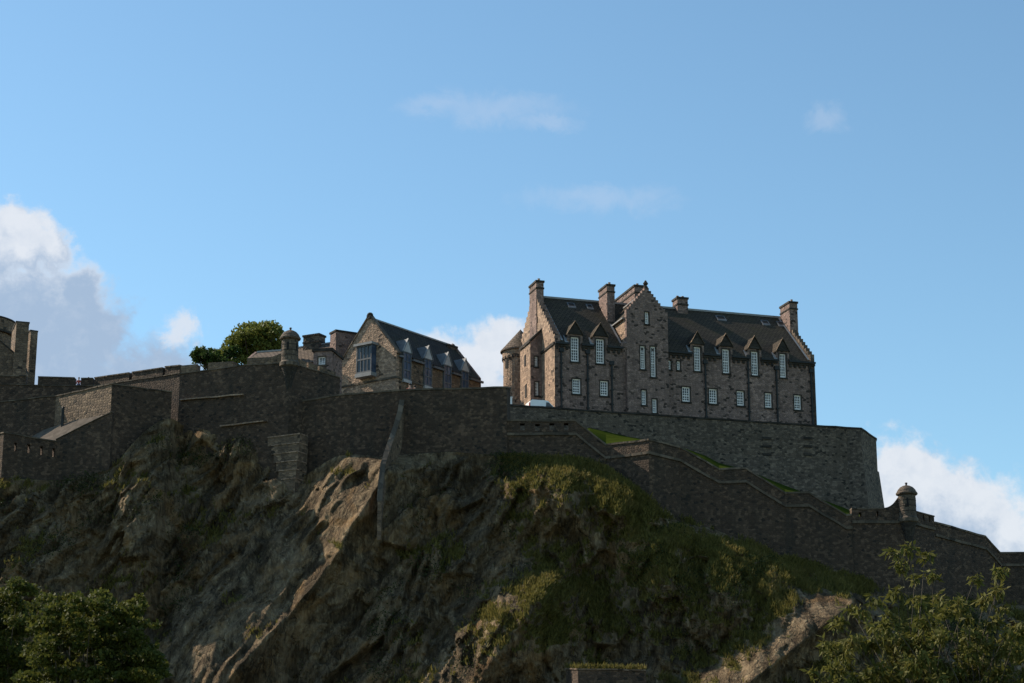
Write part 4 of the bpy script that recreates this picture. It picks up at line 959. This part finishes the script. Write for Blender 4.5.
# ------------------------------------------------------------------ dormered hall
def dormer_hall():
    H = Frame(at(396, 392, 222), 54.0); root = thing('dormered_hall', H.L(0, 0, Z_MID), 'smaller stone hall with a sunlit gable and four grey lead dormers', 'building')
    e1, e2, o = H.e1, H.e2, H.o; z0 = Z_MID - .5
    W = H.gp(341.5, 360)[0]; ze = H.gp(396, 351)[1]; za = H.gp(367.5, 318.5)[1]; L = H.fp(481, 385)[0]; wpk = W / 2
    wa, ztop = H.gp(361.5, 348.5); wb, zbot = H.gp(376, 373)
    w0_, w1_ = min(wa, wb), max(wa, wb)
    m = MB(); hs = [(w0_ + .1, zbot, w1_ - .1, ztop)]
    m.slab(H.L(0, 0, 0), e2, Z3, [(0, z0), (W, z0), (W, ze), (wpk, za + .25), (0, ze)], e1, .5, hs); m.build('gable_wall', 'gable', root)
    m = MB()
    for s in (0, 1):
        a, b = (H.L(-.12, -.25 if s == 0 else W + .25, ze - .3), H.L(-.12, wpk, za + .3)); m.hexa([a, b, b + e1 * .7, a + e1 * .7], [p + Z3 * .22 for p in (a, b, b + e1 * .7, a + e1 * .7)])
    m.build('gable_coping', 'coping', root)
    m = MB(); m.box(H.L(0, 0, 0), e2, e1, wpk - .28, wpk + .28, -.2, .4, za - .1, za + .35); m.lathe(H.L(.1, wpk, 0), [(.34, za + .35), (.36, za + .5), (.2, za + .66), (0, za + .7)], 10); m.build('finial', 'dark_stone', root)
    zs = H.gp(396, 377)[1]; m = MB(); m.box(o, e1, e2, -.12, L, -.12, W, zs - .12, zs + .1); m.build('string_course', 'coping', root)
    # oriel window
    og = H.L(-0.9, 0, 0); m = MB(); m.box(H.L(0, 0, 0), e2, -e1, w0_ - .25, w1_ + .25, -.05, 1.15, ztop, ztop + .28); orl = m.build('oriel_roof', 'lead', root)
    m = MB(); m.box(H.L(0, 0, 0), e2, -e1, w0_ - .1, w1_ + .1, -.05, 1.0, zbot - .45, zbot - .002); m.build('oriel_base', 'lead', orl)
    window(root, og, e2, e1, w0_, zbot, w1_, ztop, 4, 2, rec=0.02, mat='lead_dark', glass='glass_grey', surround=None, bar=.1)
    m = MB(); m.quad(H.L(-.02, w0_, zbot), H.L(-.88, w0_, zbot), H.L(-.88, w0_, ztop), H.L(-.02, w0_, ztop)); m.build('oriel_side_pane', 'glass_blue', orl); m = MB(); m.quad(H.L(-.02, w1_, zbot), H.L(-.88, w1_, zbot), H.L(-.88, w1_, ztop), H.L(-.02, w1_, ztop)); m.build('oriel_side_pane', 'glass_blue', orl)
    # front wall, roof
    m = MB(); m.quad(H.L(.5, 0, z0), H.L(L, 0, z0), H.L(L, 0, ze), H.L(.5, 0, ze)); m.quad(H.L(.5, W, z0), H.L(L, W, z0), H.L(L, W, ze), H.L(.5, W, ze)); m.build('front_wall', 'bastion', root)
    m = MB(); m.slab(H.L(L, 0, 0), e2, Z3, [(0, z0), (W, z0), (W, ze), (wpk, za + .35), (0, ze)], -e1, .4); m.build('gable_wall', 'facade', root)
    m = MB(); tp = (za - ze) / wpk
    dpx = (407.5, 428.5, 448.0, 465.5); ucs = [H.fp(px, 360, -.2)[0] for px in dpx]
    out_ = [(L - .4, wpk), (.5, wpk), (.5, -.3)]
    for q in ucs: out_ += [(q - .72, -.3), (q - .72, .2), (q + .72, .2), (q + .72, -.3)]
    m.poly(H.L(0, 0, ze), e1, Vector((e2.x, e2.y, tp)), out_ + [(L - .4, -.3)]); m.quad(H.L(.5, W + .3, ze - .3 * tp), H.L(L - .4, W + .3, ze - .3 * tp), H.L(L - .4, wpk, za), H.L(.5, wpk, za)); rf = m.build('roof', 'slate_grey', root)
    m = MB(); m.box(o, e1, e2, .5, L - .4, wpk - .15, wpk + .15, za - .05, za + .12); m.build('ridge_capping', 'lead', rf)
    dpx = (407.5, 428.5, 448.0, 465.5); ucs = [H.fp(px, 360, -.2)[0] for px in dpx]; cuts = [.3] + [x for q in ucs for x in (q - .85, q + .85)] + [L]
    for i in range(0, len(cuts), 2): m = MB(); m.box(o, e1, e2, cuts[i], cuts[i + 1], -.42, -.2, ze - .7, ze - .45); m.build('gutter', 'lead_dark', root)
    u, zt = H.fp(462, 352, wpk); chimney(root, H, L - 1.9, L - .2, wpk - .6, wpk + .6, za - 2, za - .35, 0, 'ashlar')
    # wall dormers with lead gables
    for uc in ucs:
        zt = ze + .2; zb = ze - 3.1; hw = .72
        dm = MB(); dm.slab(H.L(uc, -.22, 0), e1, Z3, [(-hw - .02, zt), (hw + .02, zt), (0, zt + 1.45)], e2, .2); d = dm.build('dormer', 'zinc', root)
        bk = lambda z: (z - ze) / tp + .06
        for sd in (-1, 1):
            q = [H.L(uc, -.3, zt + 1.48), H.L(uc + sd * (hw + .12), -.3, zt - .15), H.L(uc + sd * (hw + .12), max(.1, bk(zt)), zt - .15), H.L(uc, bk(zt + 1.48), zt + 1.48)]
            m = MB(); m.hexa(q, [p + Z3 * .1 for p in q]); m.build('dormer_roof', 'lead_dark', d)
            m = MB(); q = [q[0] + Z3 * .1, q[1] + Z3 * .1, q[1] + Z3 * .1 + e2 * .22, q[0] + Z3 * .1 + e2 * .22]; q = [p + Z3 * .003 for p in q]; m.hexa(q, [p + Z3 * .07 for p in q]); m.build('lit_verge', 'lead', d)  # strip of paler lead, imitating sun along the dormer edge
            m = MB(); x = uc + sd * hw; m.quad(H.L(x, -.2, zb), H.L(x, .1, zb), H.L(x, .1, zt), H.L(x, -.2, zt)); m.build('dormer_cheek', 'lead_dark', d)
        m = MB(); m.box(o, e1, e2, uc - hw, uc + hw, -.3, .1, zb - .35, zb - .002); m.build('dormer_base', 'zinc', d)
        window(root, H.L(0, -.22, 0), e1, e2, uc - hw, zb, uc + hw, zt, 2, 3, rec=.01, mat='lead_dark', glass='glass_blue', surround=None, bar=.07, border=.12)
    return H
HALL = dormer_hall()

# ------------------------------------------------------------------ low ranges behind the left turret
def gabled_house(name, label, P, deg, L, W, z0, ze, zr, wallm, roofm, chim=None):
    F = Frame(P, deg); root = thing(name, F.L(0, 0, z0), label, 'building'); m = MB()
    m.quad(F.L(0, 0, z0), F.L(L, 0, z0), F.L(L, 0, ze), F.L(0, 0, ze)); m.quad(F.L(0, W, z0), F.L(L, W, z0), F.L(L, W, ze), F.L(0, W, ze))
    for u, d in ((0, F.e1), (L, -F.e1)): m.slab(F.L(u, 0, 0), F.e2, Z3, [(0, z0), (W, z0), (W, ze), (W / 2, zr + .1), (0, ze)], d, .3)
    m.build('wall', wallm, root); m = MB()
    tp = (zr - ze) / (W / 2)
    m.quad(F.L(.3, -.2, ze - .2 * tp), F.L(L - .3, -.2, ze - .2 * tp), F.L(L - .3, W / 2, zr), F.L(.3, W / 2, zr)); m.quad(F.L(.3, W + .2, ze - .2 * tp), F.L(L - .3, W + .2, ze - .2 * tp), F.L(L - .3, W / 2, zr), F.L(.3, W / 2, zr))
    r = m.build('roof', roofm, root); m = MB(); m.box(F.o, F.e1, F.e2, .3, L - .3, W / 2 - .16, W / 2 + .16, zr - .05, zr + .12); m.build('ridge_capping', 'lead', r)
    for c in chim or (): chimney(r, F, *c)
    return root, F
def left_ranges():
    a, b = at(300, 347, 232), at(345, 341, 227)
    ang = math.degrees(math.atan2(b.y - a.y, b.x - a.x)); z0 = Z_MID - 1
    # long roof running to the hall
    P = at(279, 365, 231.5); F0 = Frame(P, -28); zr = F0.fp(320, 344.8, 3.2)[1]; ze = F0.fp(320, 360, 0)[1]
    wc = 3.2; ua, ub = F0.fp(306.5, 340, wc)[0], F0.fp(322, 340, wc)[0]
    gabled_house('low_range', 'low range with pale brown slate roof behind the left turret', P, -28, F0.fp(345, 345, 3.2)[0], 6.4, z0, ze, zr, 'facade', 'slate_pale', [(ua, ub, wc - .7, wc + .7, ze, F0.fp(314, 336, wc)[1] - .2, 0, 'ashlar')])
    # near short roof
    P = at(247, 362, 206.5); F1 = Frame(P, -16); zr = F1.fp(262, 352.2, 2.0)[1]; ze = F1.fp(262, 357.2)[1]
    gabled_house('low_range', 'tiny gabled range with grey roof left of the left turret', P, -16, F1.fp(287, 350)[0], 4.0, z0 + 1, ze, zr, 'facade', 'slate_pale')
    # flat stone block with one pale window
    P = at(313, 370, 210.5); F2 = Frame(P, -12); root = thing('guard_house', F2.L(0, 0, z0), 'square flat-topped stone guard house with one pale window beside the hall', 'building')
    zt = F2.fp(320, 351.5)[1]; L = F2.fp(331.5, 360)[0]; a, t = F2.fp(318.3, 356.8); c, b_ = F2.fp(325.2, 364.5)
    m = MB(); m.poly(F2.o, F2.e1, Z3, [(0, z0), (L, z0), (L, zt), (0, zt)], [(a, b_, c, t)], F2.e2, .3)
    m.quad(F2.L(L, 0, z0), F2.L(L, 4, z0), F2.L(L, 4, zt), F2.L(L, 0, zt)); m.quad(F2.L(0, 0, z0), F2.L(0, 4, z0), F2.L(0, 4, zt), F2.L(0, 0, zt)); m.quad(F2.L(0, 0, zt), F2.L(L, 0, zt), F2.L(L, 4, zt), F2.L(0, 4, zt)); m.build('wall', 'facade', root)
    m = MB(); m.box(F2.o, F2.e1, F2.e2, -.15, L + .15, -.15, 4.1, zt + .002, zt + .32); m.build('cornice', 'dark_stone', root)
    window(root, F2.o, F2.e1, F2.e2, a, b_, c, t, 2, 3, mat='white', surround='ashlar')
    # tall chimney wall at the back of the hall
    P = at(335.5, 352, 227.5); F3 = Frame(P, 30); root = thing('chimney_wall', F3.L(0, 0, z0), 'dark upright chimney stack behind the sunlit gable', 'chimney')
    zt = F3.fp(337, 331.5)[1]; m = MB(); m.box(F3.o, F3.e1, F3.e2, 0, 3.2, 0, 1.6, z0, zt); m.build('stack', 'facade', root); m = MB(); m.box(F3.o, F3.e1, F3.e2, -.1, 3.3, -.1, 1.7, zt + .002, zt + .22); m.build('cap', 'dark_stone', root)
    # walled ground behind the rampart
    m = MB(); m.quad(*[Vector((p.x, p.y, z0)) for p in (at(60, 380, 216), at(180, 380, 206), at(289, 380, 201.5), at(340, 380, 206), at(350, 380, 280), at(40, 380, 280))]); struct(m.build('terrace', 'paving'))
left_ranges()
# keep at the left edge
def keep():
    zb = at(0, 392, 226).z - 4
    c = at(-22, 340, 236); rt = 37 * .116; zt = at(-22, 313.5, 232).z; root = thing('round_keep', Vector((c.x, c.y, zb)), 'round dark stone keep cut off by the left edge', 'tower')
    m = MB(); m.lathe(c, [(rt * .985, zb), (rt * .985, zt - 1.75), (rt * 1.03, zt - 1.6), (rt * 1.03, zt - .2), (rt * .8, zt - .19), (0, zt - .19)], 64); m.build('drum', 'bastion', root)
    m = MB(); m.lathe(c, [(rt * 1.031, zt - 1.9), (rt * 1.07, zt - 1.85), (rt * 1.07, zt - 1.62), (rt * 1.031, zt - 1.6)], 64); m.lathe(c, [(rt * 1.05, zt - .19), (rt * 1.05, zt), (rt * .86, zt), (rt * .86, zt - .2)], 64); m.build('string_course', 'dark_stone', root)
    for k, (pl, pm, pr, yt, Y, deg, lab) in enumerate(((12, 24.5, 28.5, 331.7, 226.0, 20, 'tall narrow square tower, inner of two beside the round keep'), (26, 33, 37.6, 333.5, 228.0, 34, 'slim square tower against the sky, outer of two beside the round keep'))):
        p = at(pm, yt, Y); T = Frame(p, deg); ul = T.fp(pl, yt)[0]; wr = T.gp(pr, yt + 3)[0]
        rt_ = thing('stair_tower', Vector((p.x, p.y, zb)), lab, 'tower')
        m = MB(); m.box(T.o, T.e1, T.e2, ul, 0, 0, wr, zb, p.z - .18); m.build('shaft', 'bastion', rt_)
        m = MB(); m.box(T.o, T.e1, T.e2, ul - .07, .07, -.07, wr + .07, p.z - .177, p.z); m.build('coping', 'dark_stone', rt_)
    pts = [at(-40, 330, 222), at(0, 341.5, 222), at(22, 361, 222), at(26, 372, 222)]; r4 = thing('sloping_wall', Vector((pts[0].x, pts[0].y, zb)), 'dark wall with a sloping top at the foot of the round keep', 'castle wall')
    wall_body(pts, zb, 1).build('masonry', 'bastion', r4); m = MB(); band(m, pts, .002, .2, .08, 1.05); m.build('coping', 'dark_stone', r4)
keep()

# ------------------------------------------------------------------ low garden wall at the bottom of the rock
make_wall('garden_wall', 'low dark stone wall with a grassy top at the bottom centre of the crag', 'wall', [(566, 668, 176.5), (578, 668.5, 173.2), (646, 669.5, 173.2)], 9, 'curtain', 1.8, 0, 0.16, None, None, None, 'bastion')
_p = [at(566, 668, 176.5), at(578, 668.5, 173.2), at(646, 669.5, 173.2)]
_q = np.array([_p[1].lerp(_p[2], f) for f in RNG.uniform(0, 1, 260)] + [_p[0].lerp(_p[1], f) for f in RNG.uniform(0, 1, 60)]) + np.array([0, 0.3, 0.13])
_q[:, 1] += RNG.uniform(-.2, .8, len(_q)); blades('grass', _q, np.tile(np.array([[0, -.2, 1.]]), (len(_q), 1)), .42, .06, 3, 'grassblade')

# ------------------------------------------------------------------ van
def van():
    F = Frame(VAN_P, AH); u0 = F.fp(529.3, 405)[0]; zt = F.fp(540, 400.0)[1]; h = zt - ZC; F = Frame(F.L(u0, 0, 0), AH)
    root = thing('van', F.L(2.1, .9, ZC), 'small white delivery van parked behind the parapet in front of the gable', 'van')
    k = h / 1.85
    side = [(0.05, .32), (3.65, .32), (3.7, .72), (3.6, .9), (3.0, 1.08), (2.3, 1.76), (2.05, 1.85), (0.35, 1.85), (0.12, 1.7), (0.02, 1.0)]
    m = MB(); m.slab(F.L(0, 0, ZC), F.e1, Z3, [(u, z * k) for u, z in side], F.e2, 1.75); m.build('body', 'vanpaint', root)
    m = MB(); m.slab(F.L(0, -.004, ZC), F.e1, Z3, [(1.95, 1.08 * k), (2.9, 1.1 * k), (2.32, 1.64 * k), (2.0, 1.66 * k)], F.e2, .02); m.build('side_window', 'glass', root)
    m = MB(); P = lambda u, z, w: F.L(u, w, ZC + z * k)
    m.quad(P(2.98, 1.11, .15), P(2.34, 1.735, .15), P(2.34, 1.735, 1.6), P(2.98, 1.11, 1.6)); m.v = [(x + .01 * F.e1.x, y, z + .012) for x, y, z in m.v]; m.build('windscreen', 'glass', root)
    m = MB(); m.box(F.L(0, 0, ZC), F.e1, F.e2, .0, .12, -.012, .1, 1.0 * k, 1.5 * k); m.build('tail_lamp', 'red', root)
    for u in (.7, 2.95):
        for w in (0.0, 1.6):
            c = F.L(u, w, ZC + .32); m = MB(); n = 16
            a = [c + (F.e1 * math.cos(t) + Z3 * math.sin(t)) * .32 - F.e2 * .02 for t in np.linspace(0, 2 * math.pi, n, False)]; m.hexa(a, [p + F.e2 * .2 for p in a]); wh = m.build('wheel', 'rubber', root)
            a = [c + (F.e1 * math.cos(t) + Z3 * math.sin(t)) * .19 - F.e2 * .03 for t in np.linspace(0, 2 * math.pi, n, False)]; m = MB(); m.hexa(a, [p + F.e2 * .01 for p in a]); m.build('rim', 'lead', wh)
van()
_p = at(510.9, 405, 219); m = MB(); m.box(_p, Vector((1, 0, 0)), Vector((0, 1, 0)), -.14, .14, -.1, .1, ZC - _p.z, 0.85); m.box(_p, Vector((1, 0, 0)), Vector((0, 1, 0)), -.2, .2, -.15, .15, .851, 0.93)
tag(m.build('gatepost', 'white', None, (_p.x, _p.y, ZC)), 'short white post at the foot of the round cone-roofed tower', 'post')

# ------------------------------------------------------------------ people on the walls
def skin(name, verts, edges, radii, mat, parent):
    me = bpy.data.meshes.new(name); me.from_pydata([Vector(v) for v in verts], edges, []); ob = bpy.data.objects.new(name, me); COL.objects.link(ob)
    ob.modifiers.new('s', 'SKIN'); sv = me.skin_vertices[0].data
    for i, r in enumerate(radii): sv[i].radius = (r, r)
    sv[0].use_root = True
    ss = ob.modifiers.new('b', 'SUBSURF'); ss.levels = 1; ss.render_levels = 1
    dg = bpy.context.evaluated_depsgraph_get(); nm = bpy.data.meshes.new_from_object(ob.evaluated_get(dg)); bpy.data.objects.remove(ob)
    nm.materials.clear(); nm.materials.append(M[mat]); o2 = bpy.data.objects.new(name, nm); COL.objects.link(o2); o2.parent = parent; return o2
def person(px, py, Y, zg, label, jacket, h):
    p = at(px, py, Y); root = thing('person', Vector((p.x, p.y, zg)), label, 'person'); k = (p.z - zg) / 1.75 if h is None else h
    V = [(0, 0, .95), (0, 0, 1.15), (0, 0, 1.36), (0, 0, 1.47), (0, 0, 1.56), (0, -.02, 1.67), (-.19, 0, 1.38), (-.25, -.03, 1.12), (-.24, -.12, .88), (.19, 0, 1.38), (.25, -.03, 1.12), (.24, -.12, .88), (-.1, 0, .88), (-.11, -.02, .48), (-.11, .02, .07), (-.12, -.14, .04), (.1, 0, .88), (.11, -.02, .48), (.11, .02, .07), (.12, -.14, .04)]
    E = [(0, 1), (1, 2), (2, 3), (3, 4), (4, 5), (2, 6), (6, 7), (7, 8), (2, 9), (9, 10), (10, 11), (0, 12), (12, 13), (13, 14), (14, 15), (0, 16), (16, 17), (17, 18), (18, 19)]
    rr = [.13, .12, .13, .06, .085, .09, .065, .045, .035, .065, .045, .035, .085, .06, .045, .035, .085, .06, .045, .035]
    skin('person_body', [Vector(v) * k for v in V], E, [r * k for r in rr], 'skin', root)
    J = [V[i] for i in (0, 1, 2, 6, 7, 9, 10)] + [(-.25, -.09, .95), (.25, -.09, .95)]
    skin('jacket', [Vector(v) * k for v in J], [(0, 1), (1, 2), (2, 3), (3, 4), (4, 7), (2, 5), (5, 6), (6, 8)], [r * k for r in (.16, .15, .155, .085, .066, .085, .066, .052, .052)], jacket, root)
    T = [V[i] for i in (0, 12, 13, 14, 16, 17, 18)]
    skin('trousers', [Vector(v) * k for v in T], [(0, 1), (1, 2), (2, 3), (0, 4), (4, 5), (5, 6)], [r * k for r in (.145, .1, .078, .06, .1, .078, .06)], 'cloth_blue', root)
    m = MB(); c = root.location + Vector((0, .015, 1.695)) * k; m.lathe(c, [(.06 * k, c.z - .09 * k), (.1 * k, c.z - .02 * k), (.103 * k, c.z + .05 * k), (.07 * k, c.z + .10 * k), (0, c.z + .115 * k)], 12); m.build('hair', 'hair', root, smooth=True)
person(410, 384.0, 198.6, Z_MID, 'person in a red jacket looking over the middle wall below the dormers', 'cloth_red', None)
person(414.8, 386.0, 198.9, Z_MID, 'shorter person in blue leaning on the middle wall beside the red jacket', 'cloth_blue', None)
zr_ = at(85, 392, 214).z
m = MB(); m.quad(*[Vector((p.x, p.y, zr_)) for p in (at(-200, 385, 217.5), at(0, 385, 213), at(97, 385, 213), at(100, 385, 222), at(-200, 385, 226))]); struct(m.build('path', 'paving'))
person(79, 377.6, 214, zr_, 'person standing in the gap of the far left rampart, in red', 'cloth_red', None)
person(88.5, 377.5, 214.3, zr_, 'person in blue on the far left rampart near the lit bastion', 'cloth_blue', None)

# ------------------------------------------------------------------ trees
def tree(name, label, base, clusters, nleaf, L, W, mat, trunk_r, droop=0.0, group=None, limb_r=0.05, shell=0.5, flat=.72, limbs=30):
    root = thing(name, base, label, 'tree', group)
    tot = sum(r ** 2 for _, r in clusters); P = []
    for c, r in clusters:
        k = max(6, int(nleaf * r * r / tot)); d = unit(RNG.normal(0, 1, (k, 3))); rad = r * RNG.uniform(shell, 1.0, (k, 1)) ** 0.6
        P.append(np.array(c) + d * rad * np.array([1, 1, flat]))
    P = np.concatenate(P)
    leaves_mesh('crown', P, L, W, mat, root, None, droop)
    cen = sum((Vector(c) for c, _ in clusters), Vector()) / len(clusters)
    fork = base.lerp(Vector((cen.x, cen.y, base.z + (cen.z - base.z) * .8)), .6)
    m = MB(); m.tube([base - Z3 * .3, base.lerp(fork, .35) + Vector((.1, .05, 0)) * trunk_r * 2, base.lerp(fork, .7), fork], [trunk_r * 1.25, trunk_r, trunk_r * .85, trunk_r * .65], 9)
    for c, r in clusters[::max(1, len(clusters) // limbs)]:
        c = Vector(c); mid = fork.lerp(c, .5) + Vector((random.uniform(-.1, .1), random.uniform(-.1, .1), .12)) * (c - fork).length
        m.tube([fork - Z3 * .05, fork.lerp(mid, .6), mid, c, c + (c - mid) * .35 * min(1, r)], [limb_r * 2.4, limb_r * 1.8, limb_r * 1.3, limb_r * .7, limb_r * .25], 5)
    m.build('trunk', 'bark', root)
    return root
def blob_fill(outline, n, Y, dY, rpx, seed):
    """cluster centres spread through an outline of (px, py) ellipses, at real depths around Y"""
    rnd = random.Random(seed); out = []
    while len(out) < n:
        cx, cy, rx, ry = rnd.choices(outline, [o_[2] * o_[3] for o_ in outline])[0]; a = rnd.uniform(0, 2 * math.pi); q = math.sqrt(rnd.random())
        y = Y + rnd.uniform(-dY, dY); p = at(cx + rx * q * math.cos(a), cy + ry * q * math.sin(a), y)
        out.append(((p.x, p.y, p.z), rnd.uniform(*rpx) * Y / 2000.))
    return out
zl = at(245, 372, 225).z - 3
tree('broadleaf_tree', 'round yellow-green tree standing behind the rampart left of the turret', Vector((at(255, 370, 228).x, 228, zl)),
     blob_fill([(258, 342, 24, 18), (246, 350, 24, 14), (272, 346, 14, 16), (252, 334, 10, 8)], 70, 228, 3.0, (6, 10), 3), 9000, .42, .30, 'leaf_far', .3)
tree('broadleaf_tree', 'low dark bushy tree beside the taller round tree, over the merlons', Vector((at(214, 372, 224).x, 224, zl)),
     blob_fill([(213, 358, 24, 8), (226, 356, 12, 9), (202, 358, 10, 5)], 40, 224, 2.0, (4, 7), 4), 5000, .36, .26, 'leaf_bush', .2)
tree('sycamore_tree', 'dark spreading tree in the bottom left corner, nearer of two', Vector((at(95, 683, 82).x, 82, 0)),
     blob_fill([(88, 612, 40, 16), (120, 625, 38, 22), (60, 640, 34, 26), (95, 665, 62, 40), (98, 598, 24, 7), (72, 604, 24, 8), (132, 604, 16, 9), (140, 680, 24, 40), (45, 620, 18, 10), (60, 700, 60, 30)], 420, 82, 3.6, (5, 12), 5), 46000, .17, .13, 'leaf_left', .35, group='trees at the foot of the crag', shell=.2, flat=.5, limb_r=.03)
tree('sycamore_tree', 'dark tree at the left edge behind the spreading sycamore', Vector((at(10, 683, 92).x, 92, 0)),
     blob_fill([(20, 582, 9, 12), (24, 598, 22, 14), (5, 620, 34, 22), (-30, 640, 50, 50), (25, 650, 30, 40), (0, 690, 60, 50)], 320, 92, 3.4, (5, 12), 6), 36000, .18, .14, 'leaf_left', .35, group='trees at the foot of the crag', shell=.2, flat=.55, limb_r=.03)
def right_tree():
    base = Vector((at(940, 683, 46).x, 46, 0))
    tips = [(893, 552), (902, 566), (908, 548), (915, 578), (897, 592), (918, 600), (932, 575), (938, 596), (945, 612), (960, 605), (1000, 572), (997, 590), (975, 578), (985, 600), (1002, 608), (968, 618), (828, 645), (838, 622), (850, 608), (862, 612), (875, 600), (872, 625), (888, 615), (905, 628), (1008, 630), (832, 668), (812, 672), (855, 640), (925, 555), (940, 628), (1015, 655), (1022, 640)]
    cl = []; rnd = random.Random(9)
    for px, py in tips:
        p = at(px, py, 46 + rnd.uniform(-1.8, 1.8)); cl.append(((p.x, p.y, p.z), rnd.uniform(.15, .26)))
    cl += blob_fill([(930, 660, 95, 34), (960, 640, 60, 36), (890, 650, 60, 34), (1000, 680, 50, 50), (850, 680, 35, 26), (930, 720, 120, 50), (1060, 720, 60, 60)], 190, 46, 2.0, (8, 16), 10)
    return tree('broadleaf_tree', 'loose leafy tree with drooping leaf sprays in the bottom right corner', base, cl, 22000, .2, .065, 'leaf_right', .16, 0.9, limb_r=.010, shell=.1, limbs=120)
right_tree()

for o in list(bpy.data.objects):
    if '_o' in o: del o['_o']
